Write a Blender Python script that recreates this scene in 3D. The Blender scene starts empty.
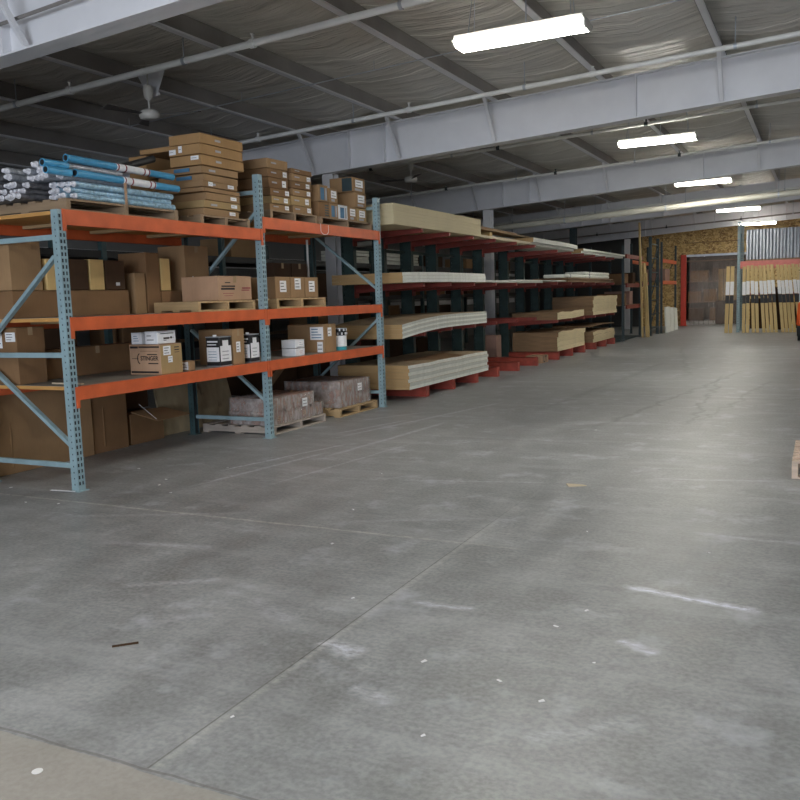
import bpy, bmesh, math, random
from mathutils import Vector, Matrix
random.seed(7)
R = random.uniform
SC = bpy.context.scene
COL = SC.collection

# ------------------------------------------------------------------ materials
def newmat(name):
    m = bpy.data.materials.new(name); m.use_nodes = True
    nt = m.node_tree; nt.nodes.clear()
    out = nt.nodes.new('ShaderNodeOutputMaterial'); b = nt.nodes.new('ShaderNodeBsdfPrincipled')
    nt.links.new(b.outputs[0], out.inputs[0])
    return m, nt, b, out
def noise(nt, scale, detail=4, vec=None, stretch=None, rough=.55):
    n = nt.nodes.new('ShaderNodeTexNoise'); n.inputs['Scale'].default_value = scale; n.inputs['Detail'].default_value = detail
    n.inputs['Roughness'].default_value = rough
    if vec is None:
        tc = nt.nodes.new('ShaderNodeTexCoord'); vec = tc.outputs['Object']
    if stretch:
        mp = nt.nodes.new('ShaderNodeMapping'); mp.inputs['Scale'].default_value = stretch
        nt.links.new(vec, mp.inputs[0]); vec = mp.outputs[0]
    nt.links.new(vec, n.inputs['Vector'])
    return n.outputs['Fac']
def ramp(nt, fac, stops):
    r = nt.nodes.new('ShaderNodeValToRGB'); e = r.color_ramp.elements
    while len(e) < len(stops): e.new(.5)
    for el, (p, c) in zip(e, stops):
        el.position = p; el.color = (*c, 1) if len(c) == 3 else c
    nt.links.new(fac, r.inputs[0]); return r.outputs[0]
def mix(nt, fac, a, b, mode='MIX'):
    m = nt.nodes.new('ShaderNodeMix'); m.data_type = 'RGBA'; m.blend_type = mode
    for sock, v in ((m.inputs[0], fac), (m.inputs[6], a), (m.inputs[7], b)):
        if hasattr(v, 'links'): nt.links.new(v, sock)
        elif isinstance(v, (int, float)): sock.default_value = v
        else: sock.default_value = (*v, 1)
    return m.outputs[2]
def math_(nt, op, a, b=None, c=None, clamp=False):
    m = nt.nodes.new('ShaderNodeMath'); m.operation = op; m.use_clamp = clamp
    for i, v in enumerate((a, b, c)):
        if v is None: continue
        if hasattr(v, 'links'): nt.links.new(v, m.inputs[i])
        else: m.inputs[i].default_value = v
    return m.outputs[0]
def bump(nt, b, h, strength=.3, dist=.02):
    n = nt.nodes.new('ShaderNodeBump'); n.inputs['Strength'].default_value = strength; n.inputs['Distance'].default_value = dist
    nt.links.new(h, n.inputs['Height']); nt.links.new(n.outputs[0], b.inputs['Normal'])
def simple(name, c, rough=.6, metal=0, var=.18, scale=8, stretch=None, bmp=0, spec=.5):
    m, nt, b, o = newmat(name)
    f = noise(nt, scale, 4, None, stretch)
    lo = tuple(max(0, x*(1-var)) for x in c); hi = tuple(min(1, x*(1+var)) for x in c)
    nt.links.new(ramp(nt, f, [(.3, lo), (.7, hi)]), b.inputs['Base Color'])
    b.inputs['Roughness'].default_value = rough; b.inputs['Metallic'].default_value = metal
    b.inputs['Specular IOR Level'].default_value = spec
    if bmp: bump(nt, b, f, bmp, .01)
    return m
M = {}
M['orange'] = simple('orange_beam_paint', (.60,.115,.035), .45, var=.15, scale=5)
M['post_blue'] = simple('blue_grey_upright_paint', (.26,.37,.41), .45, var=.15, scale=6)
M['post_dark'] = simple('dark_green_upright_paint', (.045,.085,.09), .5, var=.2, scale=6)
M['cant_green'] = simple('dark_green_column_paint', (.028,.055,.052), .5, var=.25, scale=6)
M['navy'] = simple('dark_blue_steel', (.028,.048,.055), .5, var=.2)
M['arm_red'] = simple('dark_red_arm_paint', (.21,.035,.025), .5, var=.2, scale=6)
M['base_red'] = simple('red_base_paint', (.36,.06,.038), .5, var=.25, scale=8)
M['post_red'] = simple('bright_red_paint', (.65,.06,.03), .35, var=.1)
M['pink_red'] = simple('faded_red_paint', (.62,.16,.12), .35, var=.1)
M['white_paint'] = simple('white_steel_paint', (.78,.78,.81), .45, var=.06, scale=1.5)
M['white_pipe'] = simple('white_pipe_paint', (.80,.80,.78), .4, var=.08, scale=3)
M['cream_pipe'] = simple('cream_pipe_paint', (.62,.60,.52), .3, var=.08, scale=3)
M['purlin'] = simple('grey_purlin_paint', (.26,.24,.225), .5, var=.15, scale=2)
M['galv'] = simple('galvanised_steel', (.5,.53,.58), .35, .6, var=.12)
M['black'] = simple('black_plastic', (.012,.012,.014), .5)
M['rubber'] = simple('dark_rubber', (.02,.022,.026), .8)
M['dark_hole'] = simple('dark_steel_and_hole_shade', (.02,.03,.035), .6)
def cardboard(name, c, var=.12):
    m, nt, b, o = newmat(name)
    f1 = noise(nt, 3, 3); f2 = noise(nt, 60, 3, None, (1, 1, .12))
    c1 = ramp(nt, f1, [(.3, tuple(x*(1-var) for x in c)), (.7, tuple(x*(1+var) for x in c))])
    c2 = mix(nt, .10, c1, ramp(nt, f2, [(.35, tuple(x*.7 for x in c)), (.65, tuple(min(1, x*1.2) for x in c))]))
    nt.links.new(c2, b.inputs['Base Color']); b.inputs['Roughness'].default_value = .85
    b.inputs['Specular IOR Level'].default_value = .25
    bump(nt, b, f1, .25, .02)
    return m
M['card'] = cardboard('brown_cardboard', (.32,.20,.105))
M['card_b'] = cardboard('darker_cardboard', (.22,.125,.062))
M['card_c'] = cardboard('olive_cardboard', (.38,.26,.125))
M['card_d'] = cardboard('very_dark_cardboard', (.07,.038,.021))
M['card_o'] = cardboard('orange_cardboard', (.37,.22,.10))
M['card_pink'] = cardboard('pinkish_cardboard', (.44,.28,.18))
M['card_rose'] = cardboard('rose_brown_cardboard', (.34,.21,.17))
M['card_gold'] = cardboard('light_gold_cardboard', (.66,.46,.20))
M['card_white'] = cardboard('white_cardboard', (.74,.75,.78), .04)
M['tape'] = simple('packing_tape', (.38,.27,.16), .25, var=.1)
M['label'] = simple('white_paper_label', (.80,.80,.82), .6, var=.05, scale=30)
M['ink'] = simple('black_ink', (.02,.015,.015), .6)
M['ink_red'] = simple('dark_red_ink', (.25,.03,.05), .6)
M['ink_blue'] = simple('blue_ink', (.06,.17,.30), .6)
M['ink_grey'] = simple('grey_ink', (.35,.35,.38), .6)
M['teal'] = simple('teal_print', (.03,.28,.33), .5)
def wood(name, c, var=.25, axis=(1,12,12), rough=.7):
    m, nt, b, o = newmat(name)
    f = noise(nt, 2.2, 5, None, axis); f2 = noise(nt, 1.5, 2)
    c1 = ramp(nt, f, [(.3, tuple(x*(1-var) for x in c)), (.7, tuple(min(1, x*(1+var)) for x in c))])
    c2 = mix(nt, .35, c1, ramp(nt, f2, [(.3, tuple(x*.75 for x in c)), (.7, c)]))
    nt.links.new(c2, b.inputs['Base Color']); b.inputs['Roughness'].default_value = rough
    bump(nt, b, f, .15, .005)
    return m
M['pallet'] = wood('weathered_pallet_wood', (.30,.21,.13))
M['pallet_new'] = wood('fresh_pallet_wood', (.48,.33,.17))
M['pallet_grey'] = wood('pale_pallet_wood', (.42,.36,.31))
M['pallet_pink'] = wood('pinkish_pallet_wood', (.62,.48,.38))
M['deck_edge'] = wood('deck_board_wood', (.58,.30,.09))
M['deck'] = wood('grey_worn_deck', (.24,.225,.20), .15, (3,1,3))
M['board'] = wood('pale_board', (.62,.53,.38), .1, (2,2,30))
M['board_pale'] = wood('pale_yellow_board', (.62,.53,.34), .06, (1,1,45))
M['ply_end'] = wood('plywood_end', (.27,.165,.085), .2, (2,2,26))
M['ply_side'] = wood('plywood_side', (.72,.60,.37), .12, (2,2,20))
M['plank'] = wood('pine_plank', (.55,.40,.18), .15, (10,10,1))
M['trim'] = wood('trim_board', (.60,.44,.20), .15, (14,14,1))
M['drywall'] = simple('white_board_edge', (.76,.77,.71), .8, var=.08, scale=12)
M['drywall_grey'] = simple('pale_grey_board_edge', (.56,.57,.52), .8, var=.08, scale=12)
M['gyp_end'] = wood('tan_paper_board_end', (.46,.30,.14), .1, (2,2,30))
M['paper_top'] = simple('brown_paper_face', (.36,.27,.17), .8, var=.15, scale=3)
M['corr'] = simple('corrugated_grey_metal', (.30,.32,.36), .35, .4, var=.1)
M['tube_grey'] = simple('silver_grey_wrap', (.36,.38,.42), .35, .2, var=.35, scale=25, bmp=.4)
M['tube_end'] = simple('crumpled_white_wrap', (.72,.72,.78), .4, var=.3, scale=45, bmp=.8)
M['tube_dark'] = simple('dark_grey_wrap', (.13,.13,.14), .35, .1, var=.5, scale=25, bmp=.4)
M['tube_blue'] = simple('blue_tube', (.07,.32,.55), .35, var=.15, scale=10)
M['tube_lblue'] = simple('pale_blue_wrap', (.30,.46,.58), .3, .1, var=.5, scale=22, bmp=.5)
M['tube_black'] = simple('black_tube', (.03,.03,.03), .5)
M['fan_white'] = simple('cream_fan_enamel', (.62,.60,.55), .4, var=.05)
M['fan_dark'] = simple('dark_fan_blade', (.10,.09,.085), .6)
M['wall'] = simple('pale_grey_wall', (.20,.20,.20), .8, var=.08, scale=.8)
M['wall_dark'] = simple('dark_grey_wall', (.05,.05,.05), .8, var=.1, scale=.8)
M['orange_lift'] = simple('orange_lift_paint', (.85,.13,.03), .3, var=.05)
M['stain_board'] = None

def make_stained():
    m, nt, b, o = newmat('stained_plywood_sheet')
    f = noise(nt, 6, 5, None, (1, 1, .5))
    nt.links.new(ramp(nt, f, [(.3, (.08,.05,.03)), (.42, (.36,.29,.18)), (.7, (.46,.38,.24))]), b.inputs['Base Color'])
    b.inputs['Roughness'].default_value = .8
    return m
M['stain_board'] = make_stained()

def make_osb():
    m, nt, b, o = newmat('oriented_strand_board')
    tc = nt.nodes.new('ShaderNodeTexCoord')
    v = nt.nodes.new('ShaderNodeTexVoronoi'); v.inputs['Scale'].default_value = 15
    mp = nt.nodes.new('ShaderNodeMapping'); mp.inputs['Scale'].default_value = (1, 1, 2.2)
    w = nt.nodes.new('ShaderNodeTexNoise'); w.inputs['Scale'].default_value = 7
    nt.links.new(tc.outputs['Object'], w.inputs['Vector'])
    mv = mix(nt, .25, tc.outputs['Object'], w.outputs['Color'])
    nt.links.new(mv, mp.inputs[0]); nt.links.new(mp.outputs[0], v.inputs['Vector'])
    sep = nt.nodes.new('ShaderNodeSeparateColor'); nt.links.new(v.outputs['Color'], sep.inputs[0])
    c1 = ramp(nt, sep.outputs[0], [(0, (.20,.10,.03)), (.3, (.46,.28,.09)), (.65, (.62,.42,.16)), (1, (.80,.60,.28))])
    nt.links.new(c1, b.inputs['Base Color']); b.inputs['Roughness'].default_value = .55
    bump(nt, b, sep.outputs[0], .2, .01)
    return m
M['osb'] = make_osb()

def make_ceiling():
    m, nt, b, o = newmat('wrinkled_roof_insulation')
    tc = nt.nodes.new('ShaderNodeTexCoord'); sp = nt.nodes.new('ShaderNodeSeparateXYZ'); nt.links.new(tc.outputs['Object'], sp.inputs[0])
    f = noise(nt, 1.3, 5, None, (.5, 3.2, 1)); f2 = noise(nt, .7, 3)
    n = noise(nt, 1.1, 2)
    yy = math_(nt, 'ADD', sp.outputs[1], math_(nt, 'MULTIPLY', n, .35))
    fr = math_(nt, 'FRACT', math_(nt, 'DIVIDE', yy, 1.22))
    seam = math_(nt, 'LESS_THAN', fr, .032)
    base = ramp(nt, f, [(.3, (.52,.49,.44)), (.7, (.78,.75,.69))])
    base = mix(nt, .5, base, ramp(nt, f2, [(.3, (.46,.42,.35)), (.7, (.80,.78,.73))]))
    nt.links.new(mix(nt, seam, base, (.93,.90,.83)), b.inputs['Base Color'])
    b.inputs['Roughness'].default_value = .38
    h = math_(nt, 'ADD', f, math_(nt, 'MULTIPLY', seam, .35))
    bump(nt, b, h, 1.0, .16)
    return m
M['ceiling'] = make_ceiling()

def make_floor():
    m, nt, b, o = newmat('worn_polished_concrete')
    tc = nt.nodes.new('ShaderNodeTexCoord'); P = tc.outputs['Object']
    sp = nt.nodes.new('ShaderNodeSeparateXYZ'); nt.links.new(P, sp.inputs[0]); X, Y = sp.outputs[0], sp.outputs[1]
    f1 = noise(nt, .55, 7, P, None, .6); f2 = noise(nt, 3.2, 6, P, (1, .6, 1), .62); f3 = noise(nt, 42, 4, P); f4 = noise(nt, 1.6, 5, P, (.35, 2.4, 1))
    c = ramp(nt, f1, [(.3, (.19,.205,.222)), (.5, (.27,.286,.303)), (.72, (.365,.38,.392))])
    c = mix(nt, .55, c, ramp(nt, f2, [(.36, (.15,.157,.163)), (.5, (.28,.295,.313)), (.62, (.43,.447,.468))]))
    c = mix(nt, .30, c, ramp(nt, f3, [(.35, (.12,.12,.112)), (.6, (.40,.40,.388))]))
    c = mix(nt, ramp(nt, f4, [(.52, (0,0,0)), (.75, (.45,.45,.45))]), c, (.46,.475,.50))
    f6 = noise(nt, 6.5, 8, P, (.6, 1.6, 1), .8)
    c = mix(nt, ramp(nt, f6, [(.45, (0,0,0)), (.8, (.7,.7,.7))]), c, (.165,.17,.175))
    f7 = noise(nt, 20, 8, P, (.7, 1.4, 1), .85)
    c = mix(nt, ramp(nt, f7, [(.60, (0,0,0)), (.70, (.45,.45,.45))]), c, (.55,.56,.57))
    # pale patches
    f5 = noise(nt, 2.3, 4, P, (1, 1, 1), .7)
    c = mix(nt, ramp(nt, f5, [(.56, (0,0,0)), (.74, (.55,.55,.55))]), c, (.56,.59,.66))
    # older slab in front of the joint, browner
    nz = noise(nt, 3, 3, P)
    slab = math_(nt, 'LESS_THAN', math_(nt, 'ADD', Y, math_(nt, 'MULTIPLY', nz, .05)), 1.965)
    slabc = mix(nt, .5, c, (.40,.36,.31))
    c = mix(nt, slab, c, slabc)
    def seg(x0, y0, x1, y1, w, soft=.5, wob=.06):
        L = math.hypot(x1-x0, y1-y0); ux, uy = (x1-x0)/L, (y1-y0)/L
        wn = noise(nt, 2.5, 3, P)
        dx = math_(nt, 'SUBTRACT', X, x0); dy = math_(nt, 'SUBTRACT', Y, y0)
        t = math_(nt, 'ADD', math_(nt, 'MULTIPLY', dx, ux), math_(nt, 'MULTIPLY', dy, uy))
        d = math_(nt, 'SUBTRACT', math_(nt, 'MULTIPLY', dy, ux), math_(nt, 'MULTIPLY', dx, uy))
        d = math_(nt, 'ADD', d, math_(nt, 'MULTIPLY', math_(nt, 'SUBTRACT', wn, .5), wob))
        d = math_(nt, 'ABSOLUTE', d)
        a = math_(nt, 'SUBTRACT', 1.0, math_(nt, 'DIVIDE', d, w), None, True)
        e = math_(nt, 'MULTIPLY', math_(nt, 'MULTIPLY', t, 8/L, None), 1.0, None, True)
        e2 = math_(nt, 'MULTIPLY', math_(nt, 'SUBTRACT', L, t), 8/L, None, True)
        return math_(nt, 'MULTIPLY', math_(nt, 'MULTIPLY', a, e), e2)
    fine = noise(nt, 14, 5, P, (1, 2, 1), .75)
    gate = ramp(nt, fine, [(.4, (.15,.15,.15)), (.62, (1,1,1))])
    def scuff(c, s, col, k):
        return mix(nt, math_(nt, 'MULTIPLY', math_(nt, 'MULTIPLY', s, k), gate), c, col)
    WH = (.80,.83,.95)
    for (a, w, k) in (((-.90,4.27,-.20,4.13), .05, 1.3), ((-3.2,6.2,-1.9,6.5), .03, .3), ((-4.2,3.9,-3.3,4.1), .06, .3), ((-1.2,6.9,-.2,7.1), .04, .35), ((-.7,5.4,.1,5.35), .04, .35), ((-4.8,7.9,-4.0,11.5), .05, .5), ((-4.1,5.6,-3.8,7.9), .03, .35), ((-2.9,4.9,-2.0,5.3), .05, .25), ((-.9,2.6,-.5,2.9), .08, .3), ((-2.6,3.4,-2.2,3.2), .09, .25), ((-.76,3.58,-.58,3.47), .05, .8), ((-1.80,3.66,-1.45,3.68), .04, .7), ((-1.97,3.08,-1.72,3.0), .09, .7),
                      ((-1.62,2.75,-1.40,2.66), .07, .35), ((-4.9,6.0,-4.45,7.7), .03, .7), ((-4.7,5.4,-4.4,7.2), .04, .55), ((-4.3,6.9,-4.05,9.4), .05, .5),
                      ((-4.95,8.2,-4.6,9.4), .04, .6), ((-5.0,4.3,-3.6,4.9), .05, .25), ((-5.2,9.2,-4.7,10.1), .05, .4), ((-3.4,3.3,-2.9,3.6), .05, .3), ((-.2,6.4,.4,6.4), .03, .5)):
        c = scuff(c, seg(*a, w), WH, k)
    # tyre marks
    DK = (.09,.09,.09)
    for a, w, k in (((-2.3,9,-1.2,17), .06, .5), ((-1.3,9.5,-1.55,16), .05, .5), ((-1.25,10,-.7,15), .05, .4), ((-3.3,10,-2.9,19), .1, .3), ((-2.0,15,-3.4,24), .08, .3)):
        c = mix(nt, math_(nt, 'MULTIPLY', seg(*a, w, wob=.4), k), c, DK)
    # joints: a saw cut running with the aisle, and joints across it
    j1 = math_(nt, 'LESS_THAN', math_(nt, 'ABSOLUTE', math_(nt, 'ADD', X, 1.945)), .004)
    wob = math_(nt, 'MULTIPLY', math_(nt, 'SUBTRACT', noise(nt, 5, 3, P), .5), .03)
    def cross(y, w):
        return math_(nt, 'LESS_THAN', math_(nt, 'ABSOLUTE', math_(nt, 'ADD', math_(nt, 'SUBTRACT', Y, y), wob)), w)
    nearj = math_(nt, 'MULTIPLY', math_(nt, 'SUBTRACT', 6.5, Y), .35, None, True)
    far = math_(nt, 'MULTIPLY', math_(nt, 'MULTIPLY', j1, math_(nt, 'GREATER_THAN', Y, 1.96)), math_(nt, 'MAXIMUM', nearj, .12))
    c = mix(nt, math_(nt, 'MULTIPLY', far, .75), c, (.08,.08,.075))
    edge = math_(nt, 'SUBTRACT', 1.0, math_(nt, 'DIVIDE', math_(nt, 'ABSOLUTE', math_(nt, 'ADD', X, 1.925)), .03), None, True)
    c = mix(nt, math_(nt, 'MULTIPLY', math_(nt, 'MULTIPLY', math_(nt, 'MULTIPLY', edge, .4), gate), math_(nt, 'MULTIPLY', nearj, math_(nt, 'GREATER_THAN', Y, 1.96))), c, (.66,.66,.63))
    c = mix(nt, math_(nt, 'MULTIPLY', cross(1.955, .006), .5), c, (.10,.095,.09))
    c = mix(nt, math_(nt, 'MULTIPLY', math_(nt, 'MULTIPLY', math_(nt, 'MULTIPLY', cross(4.70, .016), .55), gate), math_(nt, 'MULTIPLY', math_(nt, 'SUBTRACT', -1.3, X), .9, None, True)), c, (.66,.65,.60))
    for y in (12.4, 20.0, 27.5): c = mix(nt, math_(nt, 'MULTIPLY', cross(y, .02), .4), c, (.12,.12,.11))
    nt.links.new(c, b.inputs['Base Color'])
    nt.links.new(ramp(nt, f2, [(.3, (.33,.33,.33)), (.7, (.50,.50,.50))]), b.inputs['Roughness'])
    b.inputs['Specular IOR Level'].default_value = .5
    bump(nt, b, math_(nt, 'ADD', f3, f2), .12, .01)
    return m
M['floor'] = make_floor()

def plastic(name, tint, alpha, strength, scale=7, rough=.12):
    m, nt, b, out = newmat(name)
    f = noise(nt, scale, 5, None, (1, 2.4, .8), .6)
    b.inputs['Base Color'].default_value = (*tint, 1); b.inputs['Roughness'].default_value = rough
    b.inputs['Specular IOR Level'].default_value = .8
    t = nt.nodes.new('ShaderNodeBsdfTransparent'); mx = nt.nodes.new('ShaderNodeMixShader')
    nt.links.new(ramp(nt, f, [(.35, (alpha*.5,)*3), (.7, (min(1, alpha*1.8),)*3)]), mx.inputs[0])
    nt.links.new(t.outputs[0], mx.inputs[1]); nt.links.new(b.outputs[0], mx.inputs[2]); nt.links.new(mx.outputs[0], out.inputs[0])
    bump(nt, b, f, strength, .12)
    return m
M['wrap'] = plastic('clear_stretch_wrap', (.66,.62,.60), .42, 1.0, 9, .08)
M['strip'] = plastic('clear_door_strip', (.60,.52,.48), .22, .3, 1.5)
def emis(name, c, s):
    m = bpy.data.materials.new(name); m.use_nodes = True; nt = m.node_tree; nt.nodes.clear()
    o = nt.nodes.new('ShaderNodeOutputMaterial'); e = nt.nodes.new('ShaderNodeEmission')
    e.inputs[0].default_value = (*c, 1); e.inputs[1].default_value = s; nt.links.new(e.outputs[0], o.inputs[0]); return m
M['lamp'] = emis('glowing_diffuser', (1, .97, .87), 39)

# ------------------------------------------------------------------ mesh builder (world coordinates)
class MB:
    def __init__(s): s.v = []; s.f = []; s.mi = []; s.tf = None; s.smooth = set()
    def _add(s, vs, fs, mi=0, smooth=False):
        o = len(s.v)
        s.v += [Vector(p) for p in vs] if s.tf is None else [s.tf @ Vector(p) for p in vs]
        for f in fs:
            if smooth: s.smooth.add(len(s.f))
            s.f.append([i+o for i in f]); s.mi.append(mi)
    def box(s, x0, x1, y0, y1, z0, z1, mi=0):
        s.hexa([(x0,y0,z0),(x1,y0,z0),(x1,y1,z0),(x0,y1,z0),(x0,y0,z1),(x1,y0,z1),(x1,y1,z1),(x0,y1,z1)], mi)
    def hexa(s, p, mi=0):
        s._add(p, [(0,3,2,1),(4,5,6,7),(0,1,5,4),(1,2,6,5),(2,3,7,6),(3,0,4,7)], mi)
    def bar(s, a, b, w, h, mi=0, up=(0,0,1)):
        a, b = Vector(a), Vector(b); d = (b-a).normalized(); u = Vector(up)
        r = d.cross(u)
        if r.length < 1e-4: r = Vector((1,0,0))
        r.normalize(); u = r.cross(d).normalized(); r *= w/2; u *= h/2
        s.hexa([a-r-u, a+r-u, b+r-u, b-r-u, a-r+u, a+r+u, b+r+u, b-r+u], mi)
    def cyl(s, a, b, r, n=12, mi=0, r2=None, mi_cap=None):
        a, b = Vector(a), Vector(b); d = (b-a).normalized()
        x = d.orthogonal().normalized(); y = d.cross(x); r2 = r if r2 is None else r2
        vs = []
        for c, rr in ((a, r), (b, r2)):
            for i in range(n):
                t = 2*math.pi*i/n; vs.append(c + x*math.cos(t)*rr + y*math.sin(t)*rr)
        s._add(vs, [(i, (i+1) % n, n+(i+1) % n, n+i) for i in range(n)], mi, True)
        s._add(vs, [tuple(range(n-1, -1, -1)), tuple(range(n, 2*n))], mi if mi_cap is None else mi_cap)
    def lathe(s, c, prof, n=16, mi=0):
        c = Vector(c); vs = []; fs = []
        for r, z in prof:
            for i in range(n):
                t = 2*math.pi*i/n; vs.append(c+Vector((r*math.cos(t), r*math.sin(t), z)))
        for k in range(len(prof)-1):
            for i in range(n): fs.append((k*n+i, k*n+(i+1) % n, (k+1)*n+(i+1) % n, (k+1)*n+i))
        s._add(vs, fs, mi, True)
        s._add(vs, [tuple(range(n-1, -1, -1)), tuple((len(prof)-1)*n+i for i in range(n))], mi)
    def sph(s, c, r, mi=0, n=8):
        s.lathe(c, [(max(.001, r*math.sin(math.pi*k/n)), -r*math.cos(math.pi*k/n)) for k in range(n+1)], 10, mi)
    def build(s, name, mats, parent=None, bevel=0, zero=False):
        me = bpy.data.meshes.new(name)
        off = parent_loc(parent) if parent else Vector((0,0,0))
        if parent is None and s.v and not zero:
            lo = Vector([min(v[i] for v in s.v) for i in range(3)]); hi = Vector([max(v[i] for v in s.v) for i in range(3)])
            off = Vector(((lo.x+hi.x)/2, (lo.y+hi.y)/2, lo.z))
        me.from_pydata([v-off for v in s.v], [], s.f); me.update()
        if not isinstance(mats, (list, tuple)): mats = [mats]
        for m in mats: me.materials.append(m)
        for i, p in enumerate(me.polygons):
            p.material_index = s.mi[i]; p.use_smooth = i in s.smooth
        bm = bmesh.new(); bm.from_mesh(me); bmesh.ops.recalc_face_normals(bm, faces=bm.faces)
        if bevel:
            bmesh.ops.bevel(bm, geom=list(bm.edges), offset=bevel, segments=1, affect='EDGES')
        bm.to_mesh(me); bm.free()
        o = bpy.data.objects.new(name, me); COL.objects.link(o)
        if parent: o.parent = parent
        else: o.location = off
        return o
def parent_loc(p):
    v = Vector((0,0,0))
    while p: v += p.location; p = p.parent
    return v
def T(name, label, cat, loc, group=None):
    o = bpy.data.objects.new(name, None); COL.objects.link(o); o.location = loc; o.empty_display_size = .1
    o['label'] = label; o['category'] = cat
    if group: o['group'] = group
    return o
def tag(o, label, cat, group=None):
    o['label'] = label; o['category'] = cat
    if group: o['group'] = group
    return o
def struct(name, mb, mats):
    o = mb.build(name, mats, zero=True); o['kind'] = 'structure'; return o
ORD = ['bottom','second','third','fourth','fifth','sixth','seventh','eighth','ninth','tenth','eleventh','twelfth','thirteenth','fourteenth','fifteenth','sixteenth','seventeenth']
def rotz(cx, cy, a): return Matrix.Translation((cx,cy,0)) @ Matrix.Rotation(a, 4, 'Z') @ Matrix.Translation((-cx,-cy,0))

# ------------------------------------------------------------------ camera (fitted to the perspective of the racks)
F, yaw, pitch, roll = 848.4692, -0.4628, -0.1183, -0.0319
f = Vector((math.sin(yaw)*math.cos(pitch), math.cos(yaw)*math.cos(pitch), math.sin(pitch)))
r = Vector((math.cos(yaw), -math.sin(yaw), 0)); u = r.cross(f)
r2 = r*math.cos(roll)+u*math.sin(roll); u2 = -r*math.sin(roll)+u*math.cos(roll)
cam = bpy.data.cameras.new('camera'); co = bpy.data.objects.new('camera', cam); COL.objects.link(co)
mw = Matrix((r2, u2, -f)).transposed().to_4x4(); mw.translation = (0, 0, 1.5); co.matrix_world = mw
cam.sensor_width = 36; cam.lens = F/800*36; cam.clip_start = .05; cam.clip_end = 200
SC.camera = co

# ------------------------------------------------------------------ setting
gtop = lambda x: 4.62+.052*x
gbot = lambda x: 4.03+.057*x
XL, XR, YF, YB = -12.6, 9.0, -9.0, 37.5
GY = (-2.1, 5.4, 12.5, 20.0, 27.5, 35.0)
b = MB(); b.box(XL, XR, YF, 46, -.2, 0); struct('floor', b, M['floor'])
PX = [-1.3+1.6*k for k in range(-7, 7)]
def ceiling():
    b = MB(); xs = []
    for k in range(-8, 7):
        for t in (0, .25, .5, .75): xs.append((-1.3+1.6*(k+t), t))
    xs = [q for q in xs if XL-.3 <= q[0] <= XR+.4]
    ys = [YF+(46-YF)*i/60 for i in range(61)]
    sag = {0:0, .25:.07, .5:.10, .75:.07}
    vs = []
    for x, t in xs:
        for j, y in enumerate(ys):
            vs.append((x, y, gtop(x)+.25-sag[t]*(1+.35*math.sin(j*2.1+x*3))))
    n = len(ys)
    fs = [(i*n+j, i*n+j+1, (i+1)*n+j+1, (i+1)*n+j) for i in range(len(xs)-1) for j in range(n-1)]
    b._add(vs, fs, 0, True)
    # deck above, so the roof has thickness
    b.hexa([(XL-.3,YF,gtop(XL)+.33),(XR+.4,YF,gtop(XR)+.33),(XR+.4,46,gtop(XR)+.33),(XL-.3,46,gtop(XL)+.33),
            (XL-.3,YF,gtop(XL)+.40),(XR+.4,YF,gtop(XR)+.40),(XR+.4,46,gtop(XR)+.40),(XL-.3,46,gtop(XL)+.40)])
    struct('ceiling', b, M['ceiling'])
ceiling()
for x in PX:
    b = MB(); zb = gtop(x)+.005; zt = zb+.235
    b.box(x-.004, x+.004, YF, YB, zb, zt); b.box(x, x+.085, YF, YB, zb, zb+.008, 1); b.box(x-.075, x, YF, YB, zt-.008, zt, 1)
    b.box(x+.070, x+.077, YF, YB, zb, zb+.022, 1)
    struct('roof_purlin', b, [M['purlin'], M['white_paint']])
for gi, gy in enumerate(GY):
    b = MB()
    def slab(x0, x1, y0, y1, za, zb_):
        b.hexa([(x0,y0,za(x0)),(x1,y0,za(x1)),(x1,y1,za(x1)),(x0,y1,za(x0)),(x0,y0,zb_(x0)),(x1,y0,zb_(x1)),(x1,y1,zb_(x1)),(x0,y1,zb_(x0))])
    slab(XL+.01, XR-.01, gy-.11, gy+.11, gbot, lambda x: gbot(x)+.016)
    slab(XL+.01, XR-.01, gy-.11, gy+.11, lambda x: gtop(x)-.018, lambda x: gtop(x)-.002)
    slab(XL+.01, XR-.01, gy-.006, gy+.006, gbot, gtop)
    for sx in (-10.5, -7.0, -6.35, -2.4, 2.0, 6.0): b.hexa([(sx,gy-.1,gbot(sx)+.01),(sx+.014,gy-.1,gbot(sx)+.01),(sx+.014,gy+.1,gbot(sx)+.01),(sx,gy+.1,gbot(sx)+.01),
                                        (sx,gy-.1,gtop(sx)-.01),(sx+.014,gy-.1,gtop(sx)-.01),(sx+.014,gy+.1,gtop(sx)-.01),(sx,gy+.1,gtop(sx)-.01)])
    struct('roof_girder', b, M['white_paint'])
    for x in PX:
        if abs(x+2.9) < .1 or abs(x-3.5) < .1: continue
        bb = MB(); bb.bar((x+.03, gy-.09, gbot(x)+.03), (x+.03, gy-.52, gtop(x)+.0), .05, .012); bb.bar((x+.054, gy-.09, gbot(x)+.03), (x+.054, gy-.52, gtop(x)+.0), .006, .05)
        struct('trim_1', bb, M['white_paint'])
    if gi:
        b = MB(); zc = gbot(-7.4)-.015; b.tf = Matrix.Translation(({4: .13, 5: .34}.get(gi, 0), 0, 0))
        b.box(-7.5, -7.3, gy-.1, gy-.088, 0, zc); b.box(-7.5, -7.3, gy+.088, gy+.1, 0, zc); b.box(-7.406, -7.394, gy-.09, gy+.09, 0, zc); b.box(-7.53, -7.27, gy-.13, gy+.13, 0, .018)
        struct('building_column', b, M['navy'] if gi == 4 else M['white_paint'])
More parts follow.
